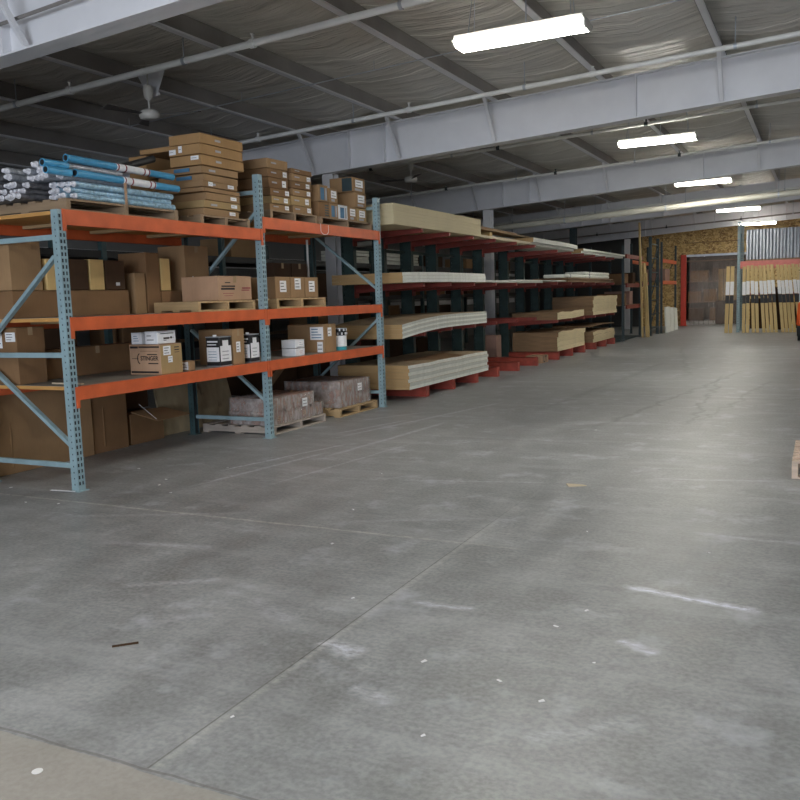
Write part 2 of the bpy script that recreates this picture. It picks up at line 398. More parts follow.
# walls
b = MB(); b.box(XL-.2, XL, YF, 46, 0, gtop(XL)+.45); struct('wall_left', b, M['wall'])
b = MB(); b.box(XR, XR+.2, YF, 46, 0, gtop(XR)+.45); struct('wall_right', b, M['wall'])
b = MB()   # wall behind the camera with an open loading door
b.box(XL, -3.4, YF-.2, YF, 0, 5.2); b.box(4.4, XR, YF-.2, YF, 0, 5.2); b.box(-3.4, 4.4, YF-.2, YF, 4.0, 5.2)
struct('wall_front', b, M['wall'])
b = MB()
b.box(-6.95, -5.25, YB, YB+.1, 0, 4.25); b.box(-5.25, -2.75, YB, YB+.1, 2.93, 4.45); b.box(-2.75, XR, YB, YB+.1, 0, 4.9)
struct('wall_back', b, M['osb'])
b = MB(); b.box(XL, -6.95, YB, YB+.1, 0, 4.25); struct('wall_side', b, M['wall_dark'])
b = MB(); b.box(-5.3, -2.7, YB-.03, YB-.001, 2.86, 2.95); struct('trim_2', b, M['galv'])
b = MB(); b.box(XL, XR, 46, 46.1, 0, 5.2); struct('wall_beyond', b, M['wall_dark'])
# base channel, seam boards on the OSB wall
b = MB(); b.box(-5.2, -2.8, YB-.015, YB-.001, 3.42, 3.45); struct('trim_3', b, M['card_b'])

# pipes: sprinkler branch lines running with the girders
def pipe_line(name, y, z0, slope, rad, mat, label, x0=XL+.05, x1=XR-.05, heads=True, group='white sprinkler pipes under the roof'):
    root = T(name, label, 'pipe', ((x0+x1)/2, y, z0), group)
    z = lambda x: z0+slope*x
    b = MB(); b.cyl((x0, y, z(x0)), (x1, y, z(x1)), rad, 14); b.build('pipe_run', mat, root)
    x = -11.4
    b = MB(); h = MB(); c = MB(); k = 0
    while x < 8:
        bb = MB(); bb.cyl((x, y, z(x)+rad*.8), (x, y, gtop(x)+.12), .006, 6); bb.cyl((x-.018, y, z(x)-.0), (x+.018, y, z(x)), rad*1.2, 12); bb.build('hanger', M['galv'], root)
        if heads:
            hh = MB(); xx = x+.9; hh.cyl((xx, y, z(xx)+rad), (xx, y, z(xx)+rad+.05), .012, 8); hh.cyl((xx, y, z(xx)+rad+.05), (xx, y, z(xx)+rad+.06), .024, 10)
            hh.cyl((xx-.03, y, z(xx)), (xx+.03, y, z(xx)), rad*1.35, 12); hh.build('sprinkler_head', M['dark_hole'] if rad < .03 else M['white_pipe'], root)
        x += 2.6
    return root
pipe_line('sprinkler_pipe', 7.5, 4.40, .047, .036, M['white_pipe'], 'white sprinkler pipe nearest the camera, crossing in front of the ceiling fan')
pipe_line('sprinkler_pipe', 11.2, 4.40, .047, .032, M['white_pipe'], 'white sprinkler pipe crossing along the top edge of the nearer full girder')
pipe_line('sprinkler_pipe', 14.9, 4.38, .045, .028, M['white_pipe'], 'white sprinkler pipe just behind the nearer full girder')
pipe_line('sprinkler_pipe', 18.6, 4.38, .047, .026, M['white_pipe'], 'thin sprinkler pipe running along the top of the second full girder')
pipe_line('sprinkler_pipe', 26.0, 4.20, .047, .03, M['white_pipe'], 'thin sprinkler pipe beyond the thick cream pipe')
pipe_line('sprinkler_pipe', 33.4, 4.10, .047, .026, M['purlin'], 'farthest thin grey pipe, in front of the last girder before the strand board wall')
rt = pipe_line('main_pipe', 22.6, 3.74, .047, .075, M['cream_pipe'], 'thick cream main pipe lit by the third ceiling light', heads=False, group=None)
b = MB(); y = 5.28
pts = [(-6.5, 3.93), (-5.2, 4.02), (-4.2, 4.08), (-2, 4.22), (1, 4.36)]
for p, q in zip(pts, pts[1:]): b.cyl((p[0], y, p[1]-.02), (q[0], y, q[1]-.02), .016, 8)
for p in pts: b.box(p[0]-.02, p[0]+.02, y+.01, y+.12, p[1]-.035, p[1]+.0)
tag(b.build('electrical_conduit', M['purlin']), 'grey conduit fixed along the face of the nearest girder', 'conduit')
b = MB(); b.cyl((-9, 9.6, gtop(-9)-.06), (6, 9.6, gtop(6)-.06), .007, 6)
for x in range(-9, 7, 2): b.cyl((x, 9.6, gtop(x)-.06), (x, 9.6, gtop(x)+.05), .004, 5)
struct('support_cable', b, M['galv'])  # thin support cable with short drop wires under the roof

# ceiling lights
LAMPS = [(-2.60, 8.0, 3.885), (-2.55, 15.1, 3.96), (-2.58, 21.5, 3.96), (-2.38, 28.5, 3.87), (-2.2, 34.0, 3.78)]
LL = ['nearest and largest glowing tube light, under the roof in front of the girders', 'glowing ceiling light between the two full white girders',
      'third ceiling light, glowing beside the thick cream pipe', 'fourth ceiling light, glowing above the curtained doorway', 'farthest ceiling light, glowing at the top of the strand board wall']
HID = [(-2.6, 1.0, 3.9), (-2.6, -5.5, 3.9), (3.2, 1.0, 4.2), (3.2, -5.5, 4.2), (3.6, 8, 4.2), (3.6, 21.5, 4.2), (3.6, 34, 4.2), (-4, 41.0, 3.5)]
for i, (x, y, z) in enumerate(LAMPS+HID):
    root = T('ceiling_light', LL[i] if i < 5 else 'ceiling light outside the photograph', 'ceiling light', (x, y, z), 'ceiling tube lights' if i < 5 else 'ceiling lights out of view')
    b = MB(); L, W = .62, .165
    b.hexa([(x-L,y-W*.62,z),(x+L,y-W*.62,z),(x+L,y+W*.62,z),(x-L,y+W*.62,z),(x-L,y-W,z+.048),(x+L,y-W,z+.048),(x+L,y+W,z+.048),(x-L,y+W,z+.048)]); b.build('diffuser', M['lamp'], root)
    b = MB(); b.box(x-L, x+L, y-W*.9, y+W*.9, z+.050, z+.10)
    for s in (-1, 1):
        b.hexa([(x+s*L,y-W*.66,z-.004),(x+s*(L+.02),y-W*.66,z-.004),(x+s*(L+.02),y+W*.66,z-.004),(x+s*L,y+W*.66,z-.004),(x+s*L,y-W,z+.06),(x+s*(L+.02),y-W,z+.06),(x+s*(L+.02),y+W,z+.06),(x+s*L,y+W,z+.06)])
    b.build('housing', M['fan_white'], root)
    for s in (-.5, .5):
        b = MB(); zt = gtop(x+s)+.12
        b.bar((x+s, y-.08, z+.10), (x+s*.9, y, zt), .006, .006); b.bar((x+s, y+.08, z+.10), (x+s*.9, y, zt), .006, .006); b.build('hanger', M['galv'], root)
    b = MB(); b.cyl((x+.05, y+.02, gtop(x)+.06), (x+.05, y+.02, gtop(x)+.14), .06, 10); b.cyl((x+.05, y, z+.1), (x+.05, y+.02, gtop(x)+.07), .007, 6); b.build('junction_box', M['galv'], root)

# fans
def fan(x, y, z, a0, label):
    root = T('ceiling_fan', label, 'fan', (x, y, z-.08), 'cream ceiling fans')
    b = MB(); b.lathe((x, y, z-.06), [(.06, 0), (.115, .015), (.125, .05), (.12, .09), (.07, .115), (.03, .12)], 18); b.build('motor_housing', M['fan_white'], root)
    b = MB(); b.cyl((x, y, z+.06), (x, y, z+.34), .012, 8); b.lathe((x, y, z+.16), [(.022, 0), (.055, .05), (.06, .14), (.05, .17), (.02, .19)], 14); b.cyl((x, y, z+.31), (x, y, gtop(x)+.16), .008, 6); b.build('down_rod', M['fan_white'], root)
    for k in range(3):
        a = a0+k*2*math.pi/3; b = MB(); b.tf = Matrix.Translation((x, y, z)) @ Matrix.Rotation(a, 4, 'Z') @ Matrix.Rotation(.22, 4, 'X')
        b.hexa([(.10,-.02,-.004),(.62,-.07,-.004),(.62,.06,-.004),(.10,.02,-.004),(.10,-.02,.004),(.62,-.07,.004),(.62,.06,.004),(.10,.02,.004)]); b.build('blade', M['fan_dark'], root)
    return root
fan(-7.31, 8.15, 3.80, .35, 'cream ceiling fan with dark blades above the bundles of tubes')
fan(-7.15, 15.1, 3.78, 1.2, 'small distant ceiling fan above the pale board stack')
b = MB(); x, y = -7.38, 8.3; b.tf = Matrix.Translation((0, 0, -.14))
b.hexa([(x-.20,y,4.43),(x+.20,y,4.45),(x+.20,y+.01,4.45),(x-.20,y+.01,4.43),(x-.22,y,4.46),(x+.22,y,4.48),(x+.22,y+.01,4.48),(x-.22,y+.01,4.46)])
b.hexa([(x-.06,y,4.18),(x+.06,y,4.18),(x+.06,y+.01,4.18),(x-.06,y+.01,4.18),(x-.20,y,4.43),(x+.20,y,4.45),(x+.20,y+.01,4.45),(x-.20,y+.01,4.43)])
b.bar((x, y-.01, 4.18), (x+.12, y-.01, 4.20), .03, .03)
tag(b.build('bracket_plate', M['white_paint']), 'white triangular bracket plate under the roof above the near ceiling fan', 'bracket')

# ------------------------------------------------------------------ perforated uprights
def plate(b, o, ud, nd, w, h, cols, hw, hh, pitch, t, mi=0):
    """perforated plate: origin o (bottom corner), ud across, nd outward normal"""
    o = Vector(o); ud = Vector(ud); nd = Vector(nd)
    def bx(u0, u1, z0, z1):
        p = [o+ud*u0, o+ud*u1, o+ud*u1-nd*t, o+ud*u0-nd*t]
        b.hexa([q+Vector((0,0,z0)) for q in p]+[q+Vector((0,0,z1)) for q in p], mi)
    e = [0]
    for c in cols: e += [c-hw/2, c+hw/2]
    e.append(w)
    for i in range(0, len(e), 2): bx(e[i], e[i+1], 0, h)
    for c in cols:
        z = 0; nz = .05
        while nz < h-.05:
            bx(c-hw/2, c+hw/2, z, nz); z = nz+hh; nz += pitch
        bx(c-hw/2, c+hw/2, z, h)
def upright(x0, x1, y0, y1, h, facex, base=True, hs=1):
    b = MB(); w = y1-y0; t = .003
    xf = x1 if facex > 0 else x0
    plate(b, (xf, y0, 0), (0,1,0), (facex,0,0), w, h, (w*.27, w*.73), .020*hs, .030*hs, .0508, t)
    d = x1-x0-t
    ox = x0 if facex > 0 else x0+t
    plate(b, (ox, y0, 0), (1,0,0), (0,-1,0), d, h, (d*.5,), .012*hs, .014*hs, .0508, t)
    plate(b, (ox, y1, 0), (1,0,0), (0,1,0), d, h, (d*.5,), .012*hs, .014*hs, .0508, t)
    b.box(x0+.010, x1-.010, y0+.008, y1-.008, .01, h-.004, 1)  # dark liner: shade inside the hollow post, painted so the holes read dark
    if base: b.box(x0-.02, x1+.02, y0-.02, y1+.02, 0, .008)
    return b

# ------------------------------------------------------------------ pallet rack
XF, XR_ = -5.48, -6.62
FY = [(4.975, 5.05), (7.725, 7.80), (10.475, 10.55)]
L1, L2, LT, LT2 = .866, 1.437, 2.3045, 2.437
rack = T('pallet_rack', 'orange and blue steel pallet rack of two bays standing nearest the camera', 'rack', (-6.05, 7.76, 0))
for i, (y0, y1) in enumerate(FY):
    h = 2.30 if i == 0 else 2.885
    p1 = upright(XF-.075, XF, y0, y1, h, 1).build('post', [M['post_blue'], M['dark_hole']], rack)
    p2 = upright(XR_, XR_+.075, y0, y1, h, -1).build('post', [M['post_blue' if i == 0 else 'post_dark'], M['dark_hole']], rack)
    ym = (y0+y1)/2
    def br(xa, za, xb, zb):
        b = MB(); b.bar((xa, ym, za), (xb, ym, zb), .03, .042, 0, (0,0,1) if abs(zb-za) < .01 else (0,1,0)); b.build('brace', M['post_blue'], rack)
    xa, xb = XF-.078, XR_+.078
    br(xa, .21, xb, .21)
    if i == 0:
        br(xa, 1.13, xb, 1.13); br(xa, 2.085, xb, 2.085); br(xa-.0, .38, xb, 1.09); br(xa-.02, 1.93, xb, 1.17)
    elif i == 1:
        br(xa, .43, xb, 1.22); br(xb, 1.60, xa, 2.48); br(xa, 2.7, xb, 2.7)
    else:
        br(xa, 1.66, xb, 2.44); br(xa, 1.22, xb, .40); br(xa, 2.75, xb, 2.75)
for k, (ya, yb, tops) in enumerate(((5.053, 7.722, (L1, L2, LT)), (7.803, 10.472, (L1, L2, LT2)))):
    for zt in tops:
        for xs, sgn in ((XF, 1), (XR_, -1)):
            b = MB(); h = .125 if zt > 2 else .112
            x0, x1 = (xs-.045, xs+.004) if sgn > 0 else (xs-.004, xs+.045)
            b.box(x0, x1, ya, yb, zt-h, zt-.0)
            be = b.build('beam', M['orange'] if sgn > 0 or k < 2 else M['arm_red'], rack, .003)
            for yc, s2 in ((ya, -1), (yb, 1)):
                c = MB(); xo = (xs+.002, xs+.010) if sgn > 0 else (xs-.010, xs-.002)
                yy = sorted((yc+s2*.036, yc-s2*.0))
                c.box(xo[0], xo[1], yy[0], yy[1]+.0, zt-.175, zt-.0)
                c.cyl(((xo[1] if sgn > 0 else xo[0]-.004), (yy[0]+yy[1])/2, zt-.15), ((xo[1]+.004 if sgn > 0 else xo[0]), (yy[0]+yy[1])/2, zt-.15), .006, 8)
                c.build('connector', M['orange'], be)
        b = MB(); n = 2
        for q in range(n):
            y0 = ya+.004+(yb-ya-.008)*q/n; y1 = ya+.004+(yb-ya-.008)*(q+1)/n-.006
            b.box(XR_+.050, XF-.050, y0, y1, zt-.032, zt-.002)
            b.box(XR_+.050, XF-.050, y0, y1, zt-.002, zt, 1)
        b.build('deck_board', [M['deck_edge'], M['deck']], rack)
        for q in range(3):
            b = MB(); yy = ya+.5+q*.8; b.box(XR_+.05, XF-.05, yy, yy+.09, zt-.062, zt-.034); b.build('cross_slat', M['pallet_new'], rack)

# ------------------------------------------------------------------ cartons
def label_mesh(root, face, x, y, z, w, h, lines=3, mat='label', name='label', ink='ink'):
    """label centred on a face: '+x' at plane x, or '-y' at plane y"""
    b = MB(); t = .0015
    def q(u0, u1, v0, v1, d0, d1, mi):
        if face == '+x': b.box(x+d0, x+d1, y+u0, y+u1, z+v0, z+v1, mi)
        else: b.box(x+u0, x+u1, y-d1, y-d0, z+v0, z+v1, mi)
    q(-w/2, w/2, -h/2, h/2, 0, t, 0)
    for i in range(lines):
        v = h/2-h*(i+.8)/(lines+.6); ww = w*random.choice((.25,.32,.38))
        q(-w*.4, -w*.4+ww*2, v-h*.035, v+h*.035, t, t+.0008, 1)
    return b.build(name, [M[mat], M[ink]], root)
def carton(x0, x1, y0, y1, z0, z1, label, mat='card', group=None, tape=True, name='cardboard_box', cat='box', rz=0, flaps=True):
    cx, cy = (x0+x1)/2, (y0+y1)/2
    root = T(name, label, cat, (cx, cy, z0), group)
    b = MB(); z1b = z1-.004 if flaps else z1
    if rz: b.tf = rotz(cx, cy, rz)
    b.box(x0, x1, y0, y1, z0+.001, z1b); b.build('box_body', M[mat], root, min(.004, (z1-z0)*.05))
    if flaps:
        b = MB()
        if rz: b.tf = rotz(cx, cy, rz)
        b.box(x0+.001, x1-.001, y0+.001, cy-.002, z1b, z1); b.box(x0+.001, x1-.001, cy+.002, y1-.001, z1b, z1); b.build('top_flaps', M[mat], root)
    if tape:
        b = MB()
        if rz: b.tf = rotz(cx, cy, rz)
        w = min(.05, (y1-y0)*.2)/2
        b.box(x0-.0008, x1+.0008, cy-w, cy+w, z1, z1+.0008); b.box(x1, x1+.0008, cy-w, cy+w, z1-min(.07, (z1-z0)*.4), z1); b.box(x0+.0, x0+.0008, cy-w, cy+w, z1-.05, z1)
        b.build('tape_strip', M['tape'], root)
    return root
def lab(root, face, frac_u, frac_v, w, h, box, **k):
    x0, x1, y0, y1, z0, z1 = box
    if face == '+x': return label_mesh(root, '+x', x1+.001, y0+(y1-y0)*frac_u, z0+(z1-z0)*frac_v, w, h, **k)
    return label_mesh(root, '-y', x0+(x1-x0)*frac_u, y0-.001, z0+(z1-z0)*frac_v, w, h, **k)
def text(root, s, loc, size, rot, mat='ink', name='printed_text', ext=.0004, sx=1):
    cu = bpy.data.curves.new(name, 'FONT'); cu.body = s; cu.size = size; cu.extrude = ext; cu.align_x = 'CENTER'; cu.align_y = 'CENTER'
    cu.offset = size*.02
    tmp = bpy.data.objects.new(name, cu); COL.objects.link(tmp)
    dg = bpy.context.evaluated_depsgraph_get(); me = bpy.data.meshes.new_from_object(tmp.evaluated_get(dg))
    bpy.data.objects.remove(tmp)
    o = bpy.data.objects.new(name, me); me.materials.clear(); me.materials.append(M[mat]); COL.objects.link(o)
    o.parent = root; o.location = Vector(loc)-parent_loc(root); o.rotation_euler = rot; o.scale = (sx, 1, 1)
    return o
RY = (math.pi/2, 0, 0)                 # text on a face looking towards -y
RX = (math.pi/2, 0, math.pi/2)         # text on a face looking towards +x
def bars(root, specs, mat='ink', name='printed_mark'):
    b = MB()
    for s in specs: b.box(*s)
    return b.build(name, M[mat], root)

# --- lower shelf, near bay
B = (-5.90, -5.52, 6.09, 6.39, L1, 1.15)
c = carton(*B, 'tan carton printed STINGER on the lower shelf', 'card_pink', tape=False)
b = MB(); b.box(B[1]-.0, B[1]+.0015, B[2]+.004, B[3]-.004, B[4]+.004, B[5]-.006); b.build('side_panel', M['card_c'], c)
y = B[2]-.002
text(c, 'STINGER', (-5.655, y, 1.02), .058, RY, sx=.95)
bars(c, [(-5.885,-5.79,y,y+.0012,1.115,1.135), (-5.78,-5.53,y,y+.0012,1.12,1.135), (-5.885,-5.55,y,y+.0012,.882,.90), (-5.68,-5.56,y,y+.0012,1.053,1.062), (-5.67,-5.55,y,y+.0012,.968,.978), (-5.76,-5.55,y,y+.0012,1.088,1.091)])
b = MB(); b.cyl((-5.87, y, 1.018), (-5.79, y, 1.018), .0025, 6)
for k in range(7):
    t = -1.3+k*.37; t2 = t+.37
    b.bar((-5.80-.035*math.cos(t)+.035, y, 1.018+.05*math.sin(t)), (-5.80-.035*math.cos(t2)+.035, y, 1.018+.05*math.sin(t2)), .002, .008)
b.build('printed_logo', M['ink'], c)
xx = B[1]+.0025
label_mesh(c, '+x', xx, 6.18, 1.09, .10, .085); label_mesh(c, '+x', xx, 6.22, 1.005, .06, .06, 2)
bars(c, [(xx-.001,xx+.0006,6.285,6.35,1.11,1.12), (xx-.001,xx+.0006,6.285,6.35,1.085,1.095), (xx-.001,xx+.0006,6.285,6.35,1.065,1.07)])
B = (-5.715, -5.56, 6.11, 6.36, 1.152, 1.272)
c = carton(*B, 'flat white carton with a black arrow mark, lying on the STINGER carton', 'card_white', tape=False)
lab(c, '-y', .45, .5, .11, .10, B, lines=2)
xx = B[1]+.001
bars(c, [(xx,xx+.001,6.19,6.27,1.195,1.212), (xx,xx+.001,6.19,6.23,1.182,1.188), (xx,xx+.001,6.27,6.33,1.205,1.209), (xx,xx+.001,6.285,6.305,1.197,1.218), (xx,xx+.001,6.15,6.33,1.245,1.252)])
B = (-5.885, -5.755, 6.11, 6.3, 1.152, 1.262)
c = carton(*B, 'small white carton at the left end on top of the STINGER carton', 'card_white', tape=False); lab(c, '-y', .5, .5, .09, .08, B, lines=3, ink='ink_blue')
B = (-5.635, -5.53, 6.50, 6.585, L1, .965)
c = carton(*B, 'very small brown carton with a white label, alone on the lower shelf', 'card', tape=False); lab(c, '-y', .45, .5, .085, .08, B, lines=2)
B = (-5.98, -5.53, 7.20, 7.40, L1, 1.24)
c = carton(*B, 'brown carton standing behind the wider black and white can', 'card'); lab(c, '+x', .45, .5, .07, .11, B, lines=3)
def can(x0, x1, y0, y1, z0, z1, label):
    root = T('paint_thinner_can', label, 'can', ((x0+x1)/2, (y0+y1)/2, z0), 'black and white cans on the lower shelf')
    b = MB(); b.box(x0, x1, y0, y1, z0+.001, z1-.006); b.build('can_body', M['black'], root, .008)
    b = MB(); b.box(x0-.001, x1+.001, y0-.001, y1+.001, z1-.014, z1-.004); b.box(x0-.001, x1+.001, y0-.001, y1+.001, z0+.002, z0+.012); b.build('rim', M['galv'], root)
    b = MB(); b.cyl(((x0+x1)/2, y0+.04, z1-.006), ((x0+x1)/2, y0+.04, z1+.014), .02, 12); b.build('cap', M['label'], root)
    H = z1-z0
    b = MB(); b.box(x1+.001, x1+.002, y0+.012, y1-.006, z0+H*.17, z0+H*.68); b.box(x1+.001, x1+.002, y0+.05, y1-.05, z0+H*.68, z0+H*.86)
    for k in range(3): b.box(x1+.002, x1+.003, y0+.04, y1-.05, z0+H*(.24+.12*k), z0+H*(.27+.12*k), 1)
    b.build('label', [M['label'], M['ink_grey']], root)
    b = MB(); b.box(x0+.01, x1-.006, y0-.002, y0-.001, z0+H*.17, z0+H*.64); b.box(x0+.02, x1-.02, y0-.002, y0-.001, z0+H*.80, z0+H*.85); b.box(x0+.02, x1-.04, y0-.002, y0-.001, z0+H*.71, z0+H*.74)
    for k in range(4): b.box(x0+.03, x1-.04, y0-.003, y0-.002, z0+H*(.22+.09*k), z0+H*(.235+.09*k), 1)
    b.build('label', [M['label'], M['ink_blue']], root)
can(-5.70, -5.525, 6.97, 7.165, L1, 1.18, 'wide black and white can in front of the brown carton on the lower shelf')
can(-5.64, -5.525, 7.49, 7.66, L1, 1.18, 'narrow black and white can half hidden by the middle rack post')
# long carton and labelled box at the back of the lower shelf
carton(-6.56, -6.36, 5.42, 6.86, L1, 1.14, 'long brown cardboard bale at the back of the lower shelf', 'card_b')
B = (-6.56, -6.2, 5.08, 5.38, L1, 1.36); c = carton(*B, 'brown box with white papers at the back left of the lower shelf', 'card_b')
label_mesh(c, '-y', -6.27, 5.078, 1.28, .12, .08); label_mesh(c, '-y', -6.40, 5.078, 1.25, .05, .13, 2)
b = MB(); b.box(-5.95, -5.6, 5.2, 5.23, L1+.001, L1+.012); b.tf = None
tag(b.build('wood_strip', M['board']), 'thin pale strip lying on the lower shelf near the front left post', 'strip')
# --- lower shelf, second bay
for k in range(2):
    z0 = L1+.098*k+(.001 if k else 0); B = (-5.74, -5.545, 8.40, 8.60, z0, z0+.095)
    c = carton(*B, 'white carton %s of the pair on the lower shelf' % ('lying on top' if k else 'at the bottom'), 'card_white', 'pair of white cartons', tape=False); lab(c, '+x', .6, .5, .09, .06, B, lines=2, ink='ink_red' if k == 0 else 'ink_blue')
B = (-6.08, -5.54, 9.05, 9.34, L1, 1.22)
c = carton(*B, 'brown carton with shipping labels between the white cartons and the teal banded can', 'card'); lab(c, '-y', .80, .68, .19, .16, B, lines=4, ink='ink_blue'); lab(c, '+x', .45, .72, .09, .11, B, lines=2); lab(c, '-y', .88, .2, .08, .13, B, lines=2)
root = T('paint_can', 'round can with black top and teal band beside the brown shipping carton', 'can', (-5.62, 9.56, L1))
b = MB(); P0 = (-5.62, 9.56)
b.cyl((*P0, L1+.001), (*P0, L1+.05), .092, 24, 1); b.cyl((*P0, L1+.05), (*P0, L1+.19), .092, 24, 0); b.cyl((*P0, L1+.19), (*P0, L1+.275), .092, 24, 2); b.build('can_body', [M['label'], M['teal'], M['black']], root)
b = MB(); b.cyl((*P0, L1+.275), (*P0, L1+.285), .095, 24); b.build('lid', M['galv'], root)
b = MB()
for k in range(7):
    a = -1.25+k*.3; zz = L1+.2+.05*(k % 2); p = Vector((P0[0]+.0925*math.cos(a), P0[1]+.0925*math.sin(a), zz)); b.box(p.x-.008, p.x+.004, p.y-.012, p.y+.012, zz, zz+.03)
b.build('printed_mark', M['label'], root)

# --- pallets
def pallet(x0, x1, y0, y1, z0, label, mat='pallet', h=.12, along='x', group='wooden pallets', ox=0, cat='pallet'):
    root = T('wooden_pallet', label, cat, ((x0+x1)/2, (y0+y1)/2, z0), group)
    t = .018
    sw = .045
    for k in range(3):
        b = MB()
        if along == 'x': c_ = y0+sw/2+(y1-y0-sw)*k/2; b.box(x0, x1, c_-sw/2, c_+sw/2, z0+t, z0+h-t)
        else: c_ = x0+sw/2+(x1-x0-sw)*k/2; b.box(c_-sw/2, c_+sw/2, y0, y1, z0+t, z0+h-t)
        b.build('stringer', M[mat], root)
    n = 6
    for lvl, nn in ((z0+h-t, n), (z0, 3)):
        for k in range(nn):
            b = MB(); w = .09
            if along == 'x': c_ = x0+w/2+(x1-x0-w)*k/(nn-1); b.box(c_-w/2, c_+w/2, y0, y1, lvl+.0005, lvl+t)
            else: c_ = y0+w/2+(y1-y0-w)*k/(nn-1); b.box(x0, x1, c_-w/2, c_+w/2, lvl+.0005, lvl+t)
            b.build('deck_slat', M[mat], root)
    return root
# --- middle shelf, near bay (items found through the frame)
pallet(-6.15, -5.58, 6.74, 7.70, L2, 'wooden pallet on the middle shelf of the near bay, under the printed carton', 'pallet_new', .105)
B = (-6.10, -5.62, 7.12, 7.70, L2+.107, 1.80)
c = carton(*B, 'long brown carton with dark red printing on a pallet on the middle shelf', 'card_pink')
xx = B[1]+.001
bars(c, [(xx,xx+.001,7.17,7.40,1.655,1.675), (xx,xx+.001,7.18,7.41,1.685,1.70), (xx,xx+.001,7.24,7.33,1.725,1.735)], 'ink', 'printed_mark')
bars(c, [(xx,xx+.001,7.53,7.68,1.665,1.68), (xx,xx+.001,7.52,7.66,1.645,1.655), (xx,xx+.001,7.2,7.38,1.615,1.62), (xx,xx+.001,7.22,7.36,1.59,1.595)], 'ink_red', 'printed_mark')
G = 'cartons at the back of the middle shelf'
XB, XBr = -6.19, -6.56
for (y0, y1, z0, z1, mt, lb, extra) in (
    (5.07, 6.44, L2, 1.675, 'card_b', 'long low brown carton at the back of the middle shelf, carrying others', 0),
    (5.07, 5.40, 1.677, 2.11, 'card', 'large brown carton at the far left of the middle shelf', 0),
    (5.45, 5.56, 1.677, 1.955, 'card_gold', 'narrow pale carton just left of the front post, middle shelf', 0),
    (5.60, 5.93, 1.677, 1.96, 'card_d', 'dark brown carton just right of the front post on the middle shelf', 0),
    (5.95, 6.13, 1.677, 1.965, 'card_gold', 'pale gold carton standing on the long low carton', 0),
    (6.15, 6.40, 1.677, 1.96, 'card_d', 'dark carton with a tiny white label right of the pale gold one', 1),
    (6.53, 6.68, L2, 1.845, 'card', 'narrow brown carton in the gap behind the middle shelf pallet', 0),
    (6.70, 6.90, L2, 2.055, 'card_b', 'tall narrow brown carton, highest in the middle of the near bay', 0),
    (6.91, 7.22, L2, 1.665, 'card_b', 'low brown carton under the small pale upright one', 0),
    (6.92, 7.06, 1.667, 2.00, 'card_gold', 'small pale upright carton beside the tall narrow brown one', 0),
    (7.30, 7.70, L2, 2.15, 'card', 'tall wide brown carton behind the diagonal brace', 2)):
    B = (XBr, XB, y0, y1, z0+(0 if z0 == L2 else .001), z1)
    c = carton(*B, lb, mt, G, tape=extra == 2)
    if extra == 1: lab(c, '+x', .6, .2, .05, .03, B, lines=1)
    if extra == 2: label_mesh(c, '+x', XB+.001, 7.42, 1.72, .02, .2, 1, 'label', 'tape_mark')
# --- middle shelf, second bay
pallet(-6.35, -5.57, 8.10, 9.17, L2, 'small wooden pallet under three labelled cartons on the middle shelf', 'pallet_new', .115)
for k in range(3):
    y0 = 8.15+k*.31; B = (-6.0, -5.61, y0, y0+.30, L2+.117, 1.80)
    c = carton(*B, '%s of three brown cartons with white labels on the middle shelf pallet' % ('leftmost', 'middle', 'rightmost')[k], 'card', 'three labelled cartons', tape=False)
    lab(c, '+x', .5, .55+.12*(k == 1), .13, .13, B, lines=3)
for y0, y1, lb in ((8.95, 9.35, 'left'), (9.37, 9.75, 'right')):
    carton(-6.56, -6.38, y0+.3, y1+.3, L2, 2.02, 'tall dark brown carton, the %s one behind the three labelled cartons' % lb, 'card_d', 'dark cartons behind the labelled ones')
b = MB(); b.cyl((-6.46, 10.2, L2+.001), (-6.46, 10.2, 2.36), .016, 10); b.cyl((-6.46, 10.2, L2+.001), (-6.46, 10.2, L2+.02), .03, 10)
tag(b.build('white_pole', M['white_pipe']), 'thin white pole standing at the back of the second bay', 'pole')

# --- floor, near bay: big boxes standing behind the rack's rear posts
def bigbox(x0, x1, y0, y1, z1, label, mat, flap=False):
    root = carton(x0, x1, y0, y1, 0, z1, label, mat, 'large cardboard boxes on the floor')
    b = MB(); b.cyl((x1+.004, (y0+y1)/2-.1, .06), (x1+.004, (y0+y1)/2-.1, z1*.6), .006, 6); b.build('crease', M[mat], root)
    return root
bigbox(-7.2, -6.70, 4.55, 6.33, .80, 'largest brown cardboard box on the floor behind the near post', 'card')
bigbox(-7.2, -6.72, 6.35, 6.84, .80, 'narrower cardboard box standing right of the largest one', 'card_b')
root = T('open_cardboard_box', 'dark open cardboard box with a drooping flap on the floor', 'box', (-7.1, 7.2, 0))
b = MB(); b.box(-7.2, -6.74, 6.9, 7.42, .001, .34); b.build('box_body', M['card_b'], root, .005)
b = MB(); b.hexa([(-6.74,6.92,.36),(-6.42,6.98,.27),(-6.42,7.5,.28),(-6.74,7.42,.36),(-6.74,6.92,.366),(-6.42,6.98,.276),(-6.42,7.5,.286),(-6.74,7.42,.366)]); b.build('flap', M['card'], root)
b = MB(); b.box(-7.2, -6.95, 6.92, 7.42, .36, .72); b.build('inner_box', M['card_d'], root, .005)
b = MB(); b.bar((-6.60, 6.9, .46), (-6.45, 7.02, .27), .008, .003); b.build('torn_edge', M['label'], root)
b = MB(); b.hexa([(-6.86,7.52,.002),(-6.84,7.52,.002),(-6.86,8.95,.002),(-6.88,8.95,.002),(-7.00,7.5,.82),(-6.98,7.5,.82),(-7.0,8.85,.82),(-7.02,8.85,.82)])
tag(b.build('plywood_sheet', M['stain_board']), 'stained plywood sheet leaning behind the middle post of the rack', 'board')
b = MB(); b.bar((-6.80, 9.1, .045), (-6.72, 10.1, .80), .10, .03)
tag(b.build('wood_board', M['ply_end']), 'dark board leaning diagonally behind the wrapped loads', 'board')

